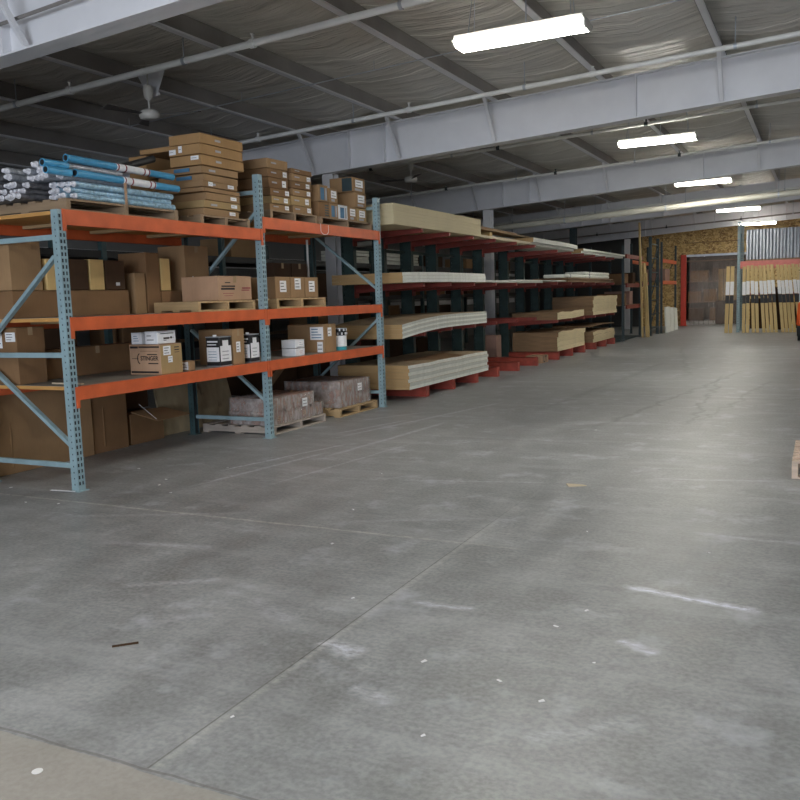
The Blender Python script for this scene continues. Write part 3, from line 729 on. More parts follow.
# --- wrapped loads on the floor
def wrapped(x0, x1, layers, z0, label, mat, labn, lean=0):
    root = T('wrapped_load', label, 'load', ((x0+x1)/2, (layers[0][0]+layers[0][1])/2, z0), 'plastic wrapped loads on pallets')
    z = z0+.002; n = 0
    for (ya, yb, h) in layers:
        k = 4
        for q in range(k):
            b = MB(); y0 = ya+(yb-ya)*q/k; b.box(x0+.012, x1-.012, y0+.003, ya+(yb-ya)*(q+1)/k-.003, z, z+h-.003); b.build('carton', M[mat], root, .004)
            if n % 2 == 0 or q % 2: label_mesh(root, '+x', x1-.011, y0+(yb-ya)/k*.5, z+h*.45, .07, .06, 2, mat='card_pink')
            n += 1
        z += h
    b = MB()
    # loose film following the stack: a tapered skin with folds
    N = 26; zz = z0+.004; vs = []; fs = []
    rows = []
    for li, (ya, yb, h) in enumerate(layers):
        rows += [(zz, ya, yb), (zz+h*.5, ya, yb), (zz+h-.004, ya, yb)]; zz += h
    for (z_, ya, yb) in rows:
        per = []
        for i in range(N): per.append((x0, yb+(ya-yb)*i/N))
        for i in range(N): per.append((x0+(x1-x0)*i/N, ya))
        for i in range(N): per.append((x1, ya+(yb-ya)*i/N))
        for i in range(N): per.append((x1+(x0-x1)*i/N, yb))
        cx, cy = (x0+x1)/2, (ya+yb)/2
        for i, (px, py) in enumerate(per):
            o_ = .004+.010*random.random(); l = math.hypot(px-cx, py-cy); vs.append((px+(px-cx)/l*o_, py+(py-cy)/l*o_, z_+R(-.004, .004)))
    P_ = 4*N
    for k in range(len(rows)-1):
        for i in range(P_): fs.append((k*P_+i, k*P_+(i+1) % P_, (k+1)*P_+(i+1) % P_, (k+1)*P_+i))
    fs.append(tuple((len(rows)-1)*P_+i for i in range(P_)))
    b._add(vs, fs, 0, True); b.build('plastic_wrap', M['wrap'], root)
    label_mesh(root, '+x', x1+.02, (layers[-1][0]+layers[-1][1])/2+labn, z-.11, .11, .10, 2, mat='label')
    return root
pallet(-6.60, -5.57, 7.93, 9.06, 0, 'pale pallet on the floor beside the middle post under a wrapped load', 'pallet_grey', .10)
wrapped(-6.22, -5.60, [(7.96, 9.04, .155), (7.97, 8.84, .155)], .101, 'two tier plastic wrapped load of brown cartons by the middle post', 'card_rose', .2)
pallet(-6.6, -5.55, 9.38, 10.42, 0, 'tan pallet on the floor beside the far post under a silvery wrapped load', 'pallet_new', .11)
wrapped(-6.45, -5.60, [(9.47, 10.30, .17), (9.47, 10.28, .17)], .112, 'silvery plastic wrapped load on the tan pallet by the far post', 'card_rose', .1)

# --- top shelf, near bay: tubes
root = pallet(-6.50, -5.53, 5.12, 6.47, LT, 'weathered pallet on the top shelf under the bundled tubes', 'pallet', .10)
def tube(p, q, rad, mats, label, group, name='wrapped_tube', mi_cap=1, knot=True):
    b = MB(); p, q = Vector(p), Vector(q); d = (q-p).normalized()
    b.cyl(p, q, rad, 10, 0, None, 1)
    if knot:
        b.cyl(p-d*.035, p, rad*.55, 7, 1, rad*.98); b.sph(p-d*.035, rad*.62, 1, 5)
    else:
        b.cyl(p-d*.001, p-d*.0005, rad*.75, 10, 1)
    o = b.build(name, mats, None); return tag(o, label, 'tube', group)
GT = 'bundled tubes on the top shelf'
z0 = LT+.102
idx = 0
labs = {'low': 'plastic wrapped pale blue tube in the front bundle on the top shelf pallet', 'grey': 'silver wrapped tube with a crumpled white end in the raised grey bundle', 'dark': 'dark grey wrapped tube at the far left end of the top shelf'}
# front bundle on the pallet (pale blue, wrapped)
rr = .0275
for row in range(3):
    n = 5
    for k in range(n):
        x = -5.555-rr-k*rr*2.03-(row % 2)*rr; zz = z0+rr+row*rr*1.76+.002
        y0 = 5.24+R(-.05, .08)
        tube((x, y0, zz), (x, 6.46+R(-.03, .02), zz), rr*.98, [M['tube_lblue'], M['tube_end']], labs['low'], GT+', front bundle')
# raised grey bundle behind
rg = .033
rg = .0275; gx = -5.60; gz = z0+.158
for row in range(3):
    for k in range(6-row):
        x = gx-rg-k*rg*2.05-row*rg; zz = gz+rg+row*rg*1.78
        tube((x, 5.14+R(-.08, .06), zz), (x, 5.95+R(-.05, .05), zz), rg*.97, [M['tube_grey'], M['tube_end']], labs['grey'], GT+', raised bundle')
# dark wide pile to the left lying straight on the shelf
rd = .034
rd = .027
for row in range(3):
    for k in range(9-row):
        x = -5.90-k*rd*2.06-(row % 2)*rd; zz = z0+.002+rd+row*rd*1.76
        tube((x, 5.03+R(-.07, .05), zz), (x, 6.3+R(-.05, .05), zz), rd*.97, [M['tube_dark'], M['tube_end']], labs['dark'], GT+', dark pile')
for k, (x, zz, y0) in enumerate(((-6.02, gz+.032, 5.0), (-6.11, gz+.032, 4.93), (-6.22, gz+.032, 5.02), (-6.30, gz+.032, 5.06), (-6.065, gz+.088, 5.02))):
    tube((x, y0, zz), (x-.03, 5.9, zz), .03, [M['tube_dark' if k % 2 else 'tube_grey'], M['tube_end']], 'loose wrapped tube with a pale end lying on the dark pile', GT+', loose ones')
# blue tubes
def blue_tube(p, q, label):
    root = T('blue_tube', label, 'tube', Vector(p), 'bright blue tubes on top of the bundle')
    p, q = Vector(p), Vector(q); d = (q-p)
    b = MB(); b.cyl(p, q, .032, 16, 0, None, 0); b.cyl(p-d.normalized()*.001, p, .024, 16, 1); b.build('tube_body', [M['tube_blue'], M['black']], root)
    b = MB(); b.cyl(p+d*.42, p+d*.74, .0335, 16); b.build('paper_label', M['label'], root)
    b = MB()
    for t in (.43, .5, .68, .725):
        b = MB(); b.cyl(p+d*t, p+d*(t+.012), .0342, 16); b.build('printed_ring', M['ink_red'], root)
zt = gz+.12
blue_tube((-5.66, 5.27, gz+.188), (-5.70, 6.62, gz+.183), 'upper bright blue tube lying on the bundle, farther from the front beam')
blue_tube((-5.566, 5.27, 2.622), (-5.568, 6.53, 2.615), 'lower bright blue tube lying along the front of the bundle')
for (x, zz) in ((-5.79, 2.735), (-5.665, 2.725)):
    b = MB(); b.cyl((x, 5.0, zz-.03), (x, 5.25, zz-.02), .034, 14, 0, None, 0); b.cyl((x, 4.999, zz-.03), (x, 5.0, zz-.03), .025, 14, 1)
for (x, zz, lb) in ((-5.566, 2.615, 'lower'), (-5.598, 2.674, 'upper')):
    b = MB(); b.cyl((x, 4.97, zz), (x, 5.22, zz), .031, 14, 0); b.cyl((x, 4.969, zz), (x, 4.97, zz), .023, 14, 1)
    tag(b.build('blue_tube', [M['tube_blue'], M['black']]), '%s of two short open blue tube ends among the silver tube ends' % lb, 'tube', 'short blue tube ends')
b = MB(); b.cyl((-6.22, 6.0, 2.72), (-6.07, 6.78, 2.98), .036, 14, 0); b.cyl((-6.0699, 6.781, 2.9803), (-6.069, 6.784, 2.981), .028, 12, 1)
tag(b.build('black_tube', [M['tube_black'], M['dark_hole']]), 'black tube slanting up from the bundle towards the flat cartons', 'tube')
b = MB(); b.box(-5.548, -5.544, 5.80, 5.83, z0-.06, z0+.19); b.box(-5.60, -5.544, 5.80, 5.83, z0+.19, z0+.194)
tag(b.build('strap', M['card_pink']), 'tan strap around the pale blue tube bundle', 'strap')

# --- top shelf, near bay: tall leaning stack of flat cartons
pallet(-6.5, -5.58, 6.86, 7.68, LT, 'pallet on the top shelf under the tall stack of flat cartons', 'pallet', .10)
z = LT+.102
rows = [(.075,0,0,.02), (.078,.01,-.01,.0), (.082,.0,.03,-.03), (.045,.0,.0,.05), (.062,.01,-.02,.02), (.075,-.02,.01,.03), (.075,0,.02,-.02), (.105,.02,.02,.0), (.105,.02,.01,.0), (.105,.02,.02,.01)]
for k, (h, dx, dy, rz) in enumerate(rows):
    z1 = z+h; top = k >= 7
    y0, y1 = (6.90, 7.60) if top else (6.93+.02*(k % 3), 7.52+.03*(k % 2))
    B = (-5.98 if top else -6.3+.05*(k%3), -5.60+dx, y0+dy, y1+dy, z, z1-.006)
    c = carton(*B, 'flat brown carton, %s layer of the tall stack on the top shelf' % ('top' if k == 9 else ORD[k]), 'card_o' if top else random.choice(('card', 'card_c', 'card')), 'tall stack of flat cartons', tape=False, rz=rz*.6 if not top else 0, flaps=False)
    if k in (0, 1, 2, 4): label_mesh(c, '+x', B[1]+.006, y1-.12+dy, (z+z1)/2, .10, .035, 1)
    if k == 4: label_mesh(c, '+x', B[1]+.006, y0+.1, (z+z1)/2, .07, .04, 1)
    if k in (1, 4, 6): bars(c, [(B[1]+.004, B[1]+.007, y0+.1+dy, y0+.2+dy, z+.02, z+.04)], 'ink_grey')
    if top: bars(c, [(B[1]+.001, B[1]+.002, y0+.25, y0+.34, z+.04, z+.062)], 'ink_grey')
    if k == 8: label_mesh(c, '-y', -5.93, B[2]-.001, z+.04, .085, .05, 1); label_mesh(c, '-y', -5.83, B[2]-.001, z+.06, .045, .065, 1)
    if k == 7: label_mesh(c, '-y', -5.66, B[2]-.001, z+.07, .10, .04, 1)
    if k in (5, 6): bars(c, [(-5.95, -5.75, y0+dy-.016, y0+dy-.013, z+.02, z+.055)], 'ink_blue')
    z = z1

for k in range(4):
    z0_ = LT+.102+(.5 if 0 else 0)+k*.001
    B = (-6.56, -6.32, 6.95, 7.5, LT+.102+k*.165, LT+.102+k*.165+.16)
    carton(*B, 'dim brown carton behind the tall flat stack, %s of four' % (ORD[k] if k < 3 else 'top'), 'card_o', 'cartons behind the flat stack', tape=False)
B = (-6.40, -6.0, 6.95, 7.55, LT+.102+.665, 3.12)
carton(*B, 'long brown carton lying behind the upper three flat cartons', 'card_o', None, tape=False)
# --- top shelf, second bay
pallet(-6.45, -5.57, 8.06, 9.05, LT2, 'pallet on the top shelf under the two columns of worn cartons', 'pallet', .11)
for cidx, (ya, yb, hs) in enumerate(((8.10, 8.52, (.075, .085, .085, .12, .10, .11)), (8.55, 9.0, (.09, .11, .085, .085, .085, .06)))):
    z = LT2+.112
    for k, h in enumerate(hs):
        B = (-6.3, -5.60+R(-.015, .015), ya+R(0, .02), yb-R(0, .03), z, z+h-.004)
        c = carton(*B, 'worn brown carton, %s in the %s column on the top shelf' % (('top' if k == len(hs)-1 else ORD[k]), ('left', 'right')[cidx]), random.choice(('card', 'card_c', 'card_b')), 'two columns of worn cartons', tape=False, flaps=False, rz=R(-.03, .03))
        if k < 5: label_mesh(c, '+x', B[1]+.008, yb-.09-(.03 if k % 2 else 0), z+h*.5, .08, h*.6, 1)
        bars(c, [(B[1]+.006, B[1]+.009, ya+.06, ya+.16, z+h*.45, z+h*.6)], 'ink_grey')
        z += h
pallet(-6.4, -5.55, 9.10, 10.44, LT2, 'pallet on the top shelf under the blue printed cartons', 'pallet', .105)
zz = LT2+.107
def bprint(c, y0, y1, z0, z1, x, kind):
    xx = x+.001
    if kind == 'blue': bars(c, [(xx, xx+.001, y0+.04, y1-.09, z0+.02, z1-.03)], 'ink_blue'); bars(c, [(xx, xx+.001, y1-.07, y1-.03, z0+.02, z1-.03)], 'ink_grey')
    elif kind == 'label': label_mesh(c, '+x', xx, (y0+y1)/2+.01, z0+(z1-z0)*.6, (y1-y0)*.6, (z1-z0)*.5, 2); bars(c, [(xx, xx+.001, y0+.06, y1-.08, z0+.02, z0+.05)], 'ink_grey')
    elif kind == 'green': bars(c, [(xx, xx+.001, y0+.15, y1-.02, z0+.02+k_*.03, z0+.035+k_*.03) for k_ in range(5)], 'navy' if 'navy' in M else 'ink')
GB = 'blue printed cartons on the top shelf'
for (y0, y1, z0, h, mt, kind, lb) in ((9.14, 9.40, zz, .19, 'card_b', 'green', 'striped brown carton at the left end of the bottom row'),
    (9.41, 9.62, zz, .19, 'card', 'blue', 'second carton of the bottom row, brown with blue print'), (9.63, 9.86, zz, .185, 'card_white', 'blue', 'white carton with blue picture in the bottom row'),
    (9.87, 10.10, zz, .185, 'card', 'label', 'carton with white label right of the white and blue one'), (10.11, 10.38, zz, .18, 'card_c', 'label', 'carton at the right end of the bottom row'),
    (9.16, 9.38, zz+.192, .20, 'card', 'blue', 'blue printed carton stacked at the upper left'), (9.40, 9.62, zz+.192, .18, 'card', 'label', 'labelled carton stacked beside the upper left one'),
    (10.08, 10.38, zz+.187, .20, 'card', 'label', 'carton in the second row at the right end'), (10.02, 10.36, zz+.389, .19, 'card', 'label', 'topmost carton with a dark blue end at the right')):
    B = (-5.95 if z0 > zz+.3 else -6.2, -5.60, y0, y1, z0+.001, z0+h)
    c = carton(*B, lb+', top shelf', mt, GB, tape=False); bprint(c, y0, y1, z0, z0+h, B[1], kind)
    if z0 > zz+.3: bars(c, [(B[1]-.16, B[1]-.01, y0-.002, y0-.0005, z0+.01, z0+h-.01)], 'navy', 'end_panel')
b = MB()
for k in range(8):
    t = k/8*math.pi; t2 = (k+1)/8*math.pi
    b.bar((-5.468, 9.05+.09*math.cos(t), 2.36-.05*math.sin(t)), (-5.468, 9.05+.09*math.cos(t2), 2.36-.05*math.sin(t2)), .003, .006)
b.bar((-5.468, 8.96, 2.36), (-5.468, 8.96, 2.44), .003, .006); b.bar((-5.468, 9.14, 2.36), (-5.468, 9.14, 2.43), .003, .006)
tag(b.build('plastic_strap', M['label']), 'white plastic strap hanging in a loop over the upper orange beam', 'strap')

# ------------------------------------------------------------------ cantilever racks
CY1 = [11.8, 12.85, 13.9, 15.0, 16.2, 17.45]
CY2 = [19.1, 20.3, 21.5, 22.7, 23.9, 25.0]
def cantilever(ys, levels, label, droop=None):
    root = T('cantilever_rack', label, 'rack', (-6.7, sum(ys)/len(ys), 0), 'cantilever racks')
    for y in ys:
        b = MB(); y0, y1 = y-.05, y+.05; x0, x1 = -6.82, -6.60; h = 2.75 if y < 19 else 2.62
        plate(b, (x0, y0, 0), (1,0,0), (0,-1,0), .22, h, (.035, .185), .018, .03, .076, .004)
        plate(b, (x0, y1, 0), (1,0,0), (0,1,0), .22, h, (.035, .185), .018, .03, .076, .004)
        b.box(x0, x0+.004, y0, y1, 0, h); b.box(x1-.004, x1, y0, y1, 0, h); b.box(x0-.02, x1+.02, y0-.03, y1+.03, 0, .012)
        b.build('column', M['cant_green'], root)
        b = MB(); b.box(-6.597, -5.42, y-.055, y-.035, .001, .178); b.box(-6.597, -5.42, y+.035, y+.055, .001, .178); b.box(-6.597, -5.42, y-.055, y+.055, .165, .18); b.box(-5.42, -5.405, y-.06, y+.06, .001, .18)
        b.build('base_arm', M['base_red'], root)
        for z in levels:
            z -= (droop or {}).get((z, y), 0)
            b = MB(); w = .035
            b.hexa([(-6.598,y-w,z-.13),(-5.42,y-w,z-.06),(-5.42,y+w,z-.06),(-6.598,y+w,z-.13),(-6.598,y-w,z-.002),(-5.42,y-w,z-.002),(-5.42,y+w,z-.002),(-6.598,y+w,z-.002)])
            b.box(-6.597, -6.58, y-.06, y+.06, z-.2, z-.003); b.build('arm', M['arm_red'], root)
    for ya, yb in zip(ys, ys[1:]):
        for z in (.9, 2.3):
            b = MB(); b.box(-6.75, -6.72, ya+.053, yb-.053, z, z+.05); b.build('brace', M['cant_green'], root)
    return root
Z1 = (1.03, 1.75, 2.545)
cantilever(CY1, Z1, 'dark green cantilever rack with red arms holding white sheets, right behind the orange rack', {(1.03, 11.8): .036, (1.75, 11.8): .012})
cantilever(CY2, (.91, 1.78, 2.50), 'farther cantilever rack with red arms holding plywood packs')

def sheetstack(name, n, x0, x1, y0, y1, z0, th, label, cat, group, mats, droop=0, dstart=0, jit=.004, bow=0, wav=0, mats_alt=None, end_droop=0):
    """n separate sheets, near end drooping past the last arm"""
    for k in range(n):
        b = MB(); N = 18; ja, jb = R(-jit, jit), R(-jit, jit)
        za, zb = z0+k*th+.0006, z0+(k+1)*th-.0012
        def dz(y, q=0):
            d = 0
            if droop and y < dstart: t = (dstart-y)/(dstart-y0); d -= droop*t*t
            if end_droop and y > y1-1.2: t = (y-(y1-1.2))/1.2; d -= end_droop*t*t
            if bow: d += bow*math.sin(math.pi*(y-y0)/(y1-y0))
            if wav: d += wav*((k+q)/n)*(math.sin(y*5.2)+.5*math.sin(y*11))
            return d
        vs = []
        for i in range(N+1):
            y = y0+ja+(y1-y0)*i/N; d = dz(y); d2 = dz(y, 1); X1 = x1+jb
            vs += [(x0, y, za+d), (X1, y, za+d), (X1, y, zb+d2), (x0, y, zb+d2)]
        side = []; top = []; bot = []; back = []
        for i in range(N):
            o = i*4; p = o+4
            bot.append((o, p, p+1, o+1)); side.append((o+1, p+1, p+2, o+2)); top.append((o+2, p+2, p+3, o+3)); back.append((o+3, p+3, p, o))
        b._add(vs, bot+back, 2); b._add(vs, side, 0); b._add(vs, top, 2); b._add(vs, [(0,1,2,3), (N*4,N*4+3,N*4+2,N*4+1)], 1)
        pos = 'top' if k == n-1 else ORD[k]
        tag(b.build(name, mats_alt if (mats_alt and k % 2) else mats), label % pos, cat, group)
DW = [M['drywall'], M['gyp_end'], M['paper_top']]; DW2 = [M['drywall_grey'], M['gyp_end'], M['paper_top']]
sheetstack('drywall_board', 7, -6.55, -5.36, 11.05, 14.32, .181, .050, 'white edged drywall board, %s of the stack on the red base blocks', 'board', 'drywall stack on the base', DW, jit=.012, mats_alt=DW2, wav=.004)
sheetstack('drywall_board', 6, -6.55, -5.38, 10.93, 14.37, 1.031, .034, 'white edged drywall board, %s of the drooping stack on the lower arms', 'board', 'drywall stack on the lower arms', DW, .10, 12.9, .006, mats_alt=DW2)
sheetstack('drywall_board', 3, -6.55, -5.38, 10.98, 14.33, 1.751, .05, 'white edged board, %s of the thin stack on the middle arms', 'board', 'thin stack on the middle arms', DW, .02, 12.8, .006)
sheetstack('fibre_board', 6, -6.55, -5.40, 10.80, 14.21, 2.546, .049, 'pale yellow board, %s of the thick stack on the highest near arms', 'board', 'pale yellow stack on the highest arms', [M['board_pale']]*3, jit=.002)
b = MB()   # torn paper on the floor stack
b.hexa([(-5.9,12.0,.534),(-5.37,12.3,.534),(-5.37,13.2,.536),(-5.9,13.6,.536),(-5.9,12.0,.54),(-5.37,12.3,.54),(-5.37,13.2,.542),(-5.9,13.6,.542)])
tag(b.build('torn_card', M['card_b']), 'torn brown card lying on the lowest drywall stack', 'card')
# brown sheets folded over the near end of the middle stack
carton(-6.3, -5.385, 10.62, 10.93, 1.74, 1.885, 'brown carton wedged at the near end of the middle arms stack', 'card_c') if False else None
# farther section
PL = [M['ply_side'], M['ply_end'], M['ply_end']]
sheetstack('plywood_pack', 4, -6.55, -5.45, 19.20, 21.70, .181, .112, 'pale plywood pack, %s of the larger stack on the floor arms', 'plywood', 'larger plywood stack on the base', PL, wav=.010, jit=.02)
sheetstack('plywood_pack', 3, -6.55, -5.45, 22.6, 25.2, .181, .10, 'pale plywood pack, %s of the farther low stack', 'plywood', 'farther plywood stack on the base', PL, wav=.012, jit=.02)
sheetstack('plywood_pack', 2, -6.55, -5.45, 19.17, 21.62, .911, .085, 'plywood pack, %s of the thin wavy stack on the lower arms', 'plywood', 'thin plywood stack on the lower arms', PL, wav=.010, end_droop=-.03)
sheetstack('plywood_pack', 5, -6.55, -5.45, 22.55, 25.45, .915, .10, 'plywood pack, %s of the tall stack on the lower arms', 'plywood', 'tall plywood stack on the lower arms', PL, wav=.006, jit=.02)
sheetstack('dark_board', 2, -6.55, -5.5, 22.5, 25.3, .60, .012, 'thin dark board, %s of two bowed over the farther low stack', 'board', 'bowed dark boards', [M['ply_end']]*3, bow=.02)
sheetstack('thin_sheet', 2, -6.55, -5.42, 14.45, 17.95, 1.751, .02, 'thin pale sheet, %s of the long pair beyond the white stack', 'board', 'thin sheets on the middle arms', [M['drywall_grey'], M['gyp_end'], M['paper_top']], bow=0, end_droop=0)
sheetstack('thin_sheet', 1, -6.55, -5.44, 16.3, 19.9, 1.792, .02, 'white thin sheet lying above the pale pair, %s', 'board', 'thin sheets on the middle arms', [M['drywall']]*3)
# lumber at the top
def lumber(x, y0, y1, z, w, h, label, mat='board', dx=0, dz=0, group='loose boards on the upper arms'):
    b = MB(); b.hexa([(x-w,y0,z),(x,y0,z),(x+dx,y1,z+dz),(x+dx-w,y1,z+dz),(x-w,y0,z+h),(x,y0,z+h),(x+dx,y1,z+dz+h),(x+dx-w,y1,z+dz+h)])
    tag(b.build('lumber_board', M[mat]), label, 'board', group)
lumber(-5.45, 12.6, 15.2, 2.40, .09, .04, 'board tucked low under the pale yellow stack end', 'plank') if False else None
lumber(-5.46, 14.35, 17.3, 2.547, .24, .045, 'wide pale board at the outer edge of the upper arms beyond the yellow stack', 'board')
lumber(-5.74, 14.4, 17.3, 2.547, .20, .045, 'second board in from the outer edge of the upper arms', 'pallet_new')
lumber(-5.50, 14.3, 16.8, 2.70, .22, .05, 'upper brown board raised beside the end of the yellow stack', 'ply_end', -.1, 0)
lumber(-5.60, 15.2, 15.34, 2.595, .5, .10, 'short spacer block holding up the brown board', 'plank')
lumber(-5.85, 14.5, 18.4, 2.755, .30, .03, 'dark board lying across the raised spacer', 'paper_top')
sheetstack('white_sheet', 3, -6.4, -5.44, 17.4, 21.0, 2.547, .05, 'white sheet, %s of the untidy pile on the upper arms', 'board', 'untidy white pile', [M['drywall'], M['gyp_end'], M['drywall_grey']], jit=.09, wav=.0, end_droop=.02)
sheetstack('white_sheet', 2, -6.3, -5.42, 21.3, 26.3, 2.503, .055, 'white sheet, %s of the long pair at the far end of the upper arms', 'board', 'long white pair', [M['drywall'], M['gyp_end'], M['drywall_grey']], jit=.05)
for k in range(2):
    for q in range(2 if k else 1):
        root = T('white_bundle', '%s %s bundle of white trim on the middle arms' % (('lower', 'upper')[q], ('near', 'far')[k]), 'bundle', (-5.7, 22+2.5*k, 1.79), 'white trim bundles')
        b = MB(); y0 = 19.9+k*1.9; y1 = 24.5 if k else 21.79; z0_ = 1.885+q*.085
        if k == 0 and q == 1: z0_ -= .0
        b.box(-6.0, -5.45, y0, y1, z0_+.0, z0_+.08); b.build('board_stack', M['drywall'], root, .02)
        b = MB(); b.box(-6.003, -5.447, y0+.4, y0+.46, z0_-.001, z0_+.081); b.build('strap', M['ink_grey'], root)
sheetstack('brown_board', 3, -6.3, -5.46, 20.0, 24.9, 1.782, .033, 'brown board, %s under the white trim bundles', 'board', 'brown boards under the white bundles', [M['ply_end']]*3, jit=.05)
# small marked box on the floor between base arms
B = (-5.85, -5.48, 18.0, 18.5, 0, .16)
c = carton(*B, 'small tan carton with black letters on the floor between red base arms', 'card_pink'); text(c, 'LT', (-5.477, 18.25, .08), .19, RX, sx=1.3)
B = (-6.9, -6.55, 18.05, 18.4, 0, .62); carton(*B, 'reddish box standing by the white building column', 'card_rose')
# rack between the cantilevers and the end frames
root = T('storage_rack', 'far rack with dark red beams past the cantilever arms', 'rack', (-5.9, 27.5, 0))
for y in (26.4, 29.1):
    for x in (-5.50, -6.5):
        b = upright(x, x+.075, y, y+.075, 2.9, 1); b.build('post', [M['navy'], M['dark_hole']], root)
for z in (1.10, 1.76, 2.64):
    for x in (-5.40, -6.45):
        b = MB(); b.box(x, x+.045, 26.48, 29.09, z-.12, z); b.build('beam', M['arm_red'], root)
    b = MB(); b.box(-6.40, -5.41, 26.5, 29.07, z-.03, z-.003); b.build('deck_board', M['ply_end'], root)
b = MB(); b.box(-6.4, -5.45, 25.9, 29.1, .02, .05); b.build('floor_bar', M['navy'], root)
for i, (y, z, w, h, mt, lb) in enumerate(((26.6, 1.10, .5, .35, 'card_b', 'brown carton on the lowest red shelf'), (27.6, 1.10, .5, .42, 'card_rose', 'rose brown carton on the lowest red shelf'), (26.8, 1.76, .6, .3, 'card_b', 'brown carton on the middle red shelf'), (28.1, 1.76, .45, .35, 'card_d', 'darker carton on the middle red shelf'))):
    carton(-6.3, -5.5, y, y+w, z, z+h, lb+' of the far rack', mt, 'cartons on the far rack', tape=False)
# dark frames facing the aisle
for i, (ya, yb, hh) in enumerate(((29.35, 30.75, 3.3),)):
    root = T('upright_frame', 'tall dark steel upright frame with rungs at the far rack end', 'frame', (-5.15, (ya+yb)/2, 0))
    for y in (ya, yb):
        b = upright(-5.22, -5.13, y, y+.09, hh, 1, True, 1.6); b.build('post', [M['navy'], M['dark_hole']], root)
    for k in range(7):
        b = MB(); z = .25+k*.47; b.bar((-5.175, ya+.09, z), (-5.175, yb, z), .03, .04); b.build('rung', M['navy'], root)
    for k in range(3):
        b = MB(); z = .35+k*.9; b.bar((-5.175, ya+.09, z), (-5.175, yb, z+.8), .03, .03); b.build('rung', M['navy'], root)
root = T('orange_beam_rack', 'dark rack with two orange beams before the strand board wall', 'rack', (-5.5, 33, 0))
for y in (31.2, 34.4):
    for x in (-5.15, -6.2):
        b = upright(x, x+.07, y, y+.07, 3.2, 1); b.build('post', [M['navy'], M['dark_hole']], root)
for z in (1.86, 2.62):
    b = MB(); b.box(-5.12, -5.07, 31.28, 34.39, z-.13, z); b.build('beam', M['orange'], root)
    b = MB(); b.box(-6.17, -6.12, 31.28, 34.39, z-.13, z); b.build('beam', M['orange'], root)
b = MB(); b.bar((-5.60, 34.42, 1.9), (-5.15, 34.42, 2.6), .03, .03); b.bar((-6.1, 34.42, 2.6), (-5.60, 34.42, 1.9), .03, .03); b.build('brace', M['navy'], root)
b = MB(); b.box(-6.1, -5.13, 31.3, 34.38, 1.83, 1.862); b.build('deck_board', M['ply_end'], root)
carton(-5.9, -5.2, 32.6, 33.6, 1.863, 2.3, 'brown carton on the lower orange beam at the far end', 'card_rose')
# white panels leaning
for k, (y, w, lb) in enumerate(((31.5, .9, 'left'), (32.5, .8, 'middle'), (33.5, .7, 'right'))):
    b = MB(); b.hexa([(-5.02,y,.001),(-4.97,y,.001),(-4.97,y+w,.001),(-5.02,y+w,.001),(-5.06+.0,y,.92-.03*k),(-5.01,y,.92-.03*k),(-5.01,y+w,.92-.05*k),(-5.06,y+w,.92-.05*k)])
    tag(b.build('leaning_board', M['drywall']), '%s of three white panels leaning on the far rack' % lb, 'panel', 'white panels leaning by the far rack')
# leaning planks
def plank(x, y, ztop, w, t, lb, dy=.0, dx=.0):
    b = MB(); b.hexa([(x,y,.001),(x+t,y,.001),(x+t,y+w,.001),(x,y+w,.001),(x+dx,y+dy,ztop),(x+dx+t,y+dy,ztop),(x+dx+t,y+dy+w,ztop),(x+dx,y+dy+w,ztop)])
    tag(b.build('leaning_plank', M['plank']), lb, 'plank', 'planks leaning at the rack end')
plank(-5.28, 28.42, 3.70, .13, .05, 'tallest pale plank leaning at the far rack end, nearly reaching the girder', -.1, -.09)
plank(-5.18, 28.6, 2.42, .35, .05, 'shorter wide pale plank leaning at the far rack end', .1, -.13)
plank(-5.10, 28.5, 2.1, .12, .05, 'outermost short plank of the leaning group', .25, -.13)

# ------------------------------------------------------------------ background racks behind (seen through the gaps)
def back_rack(x0, x1, ys, levels, label, mat='post_dark', bmat='arm_red', h=2.7):
    root = T('background_rack', label, 'rack', ((x0+x1)/2, (ys[0]+ys[-1])/2, 0), 'dim racks behind')
    for y in ys:
        for x in (x0, x1-.08):
            b = MB(); b.box(x, x+.08, y, y+.09, 0, h); b.box(x-.02, x+.1, y-.02, y+.11, 0, .01); b.build('post', M[mat], root)
    for ya, yb in zip(ys, ys[1:]):
        for z in levels:
            for x in (x0+.02, x1-.06):
                b = MB(); b.box(x, x+.04, ya+.092, yb-.002, z-.11, z); b.build('beam', M[bmat], root)
            b = MB(); b.box(x0+.065, x1-.065, ya+.1, yb-.01, z-.025, z); b.build('deck_board', M['ply_end'], root)
    return root
back_rack(-10.6, -9.5, [6.6, 9.4, 12.2, 15.0, 17.8, 20.6, 23.4, 26.2, 29.0], (.9, 1.6, 2.35), 'long dim rack along the left side behind the nearer racks', bmat='black')
k = 0
for (y0, y1, z, h, mt, lb) in ((17.0, 17.75, 2.35, .32, 'drywall', 'nearer'), (18.0, 19.4, 2.35, .38, 'drywall', 'middle'), (19.45, 20.5, 2.35, .3, 'drywall_grey', 'farther')):
    b = MB()
    for q in range(4): b.box(-10.4, -9.55+R(-.03, .03), y0, y1, z+.001+q*h/4, z+(q+1)*h/4-.012)
    tag(b.build('white_board_stack', M[mt]), '%s of the white board stacks on the dim rear rack' % lb, 'boards', 'white board stacks on the rear rack')
BR = [(7.0,.6,.9,.5),(8.0,.9,.9,.45),(6.9,1.2,1.6,.5),(8.3,.8,1.6,.4),(9.8,1.0,.9,.5),(11.0,.9,1.6,.45),(9.7,.9,1.6,.5),(12.6,1.1,.9,.5),(13.9,.8,1.6,.4),(15.3,1.0,1.6,.5),(15.4,1.1,.9,.4),(18.3,1.2,1.6,.5),(21,1.3,1.6,.5),(21.2,1.0,2.35,.3),(24,1.4,2.35,.3),(24,1.2,1.6,.4),(18.2,1.2,.9,.45),(21.2,1.5,.9,.4),(12.6,.9,2.35,.35),(27,1.0,2.35,.3)]
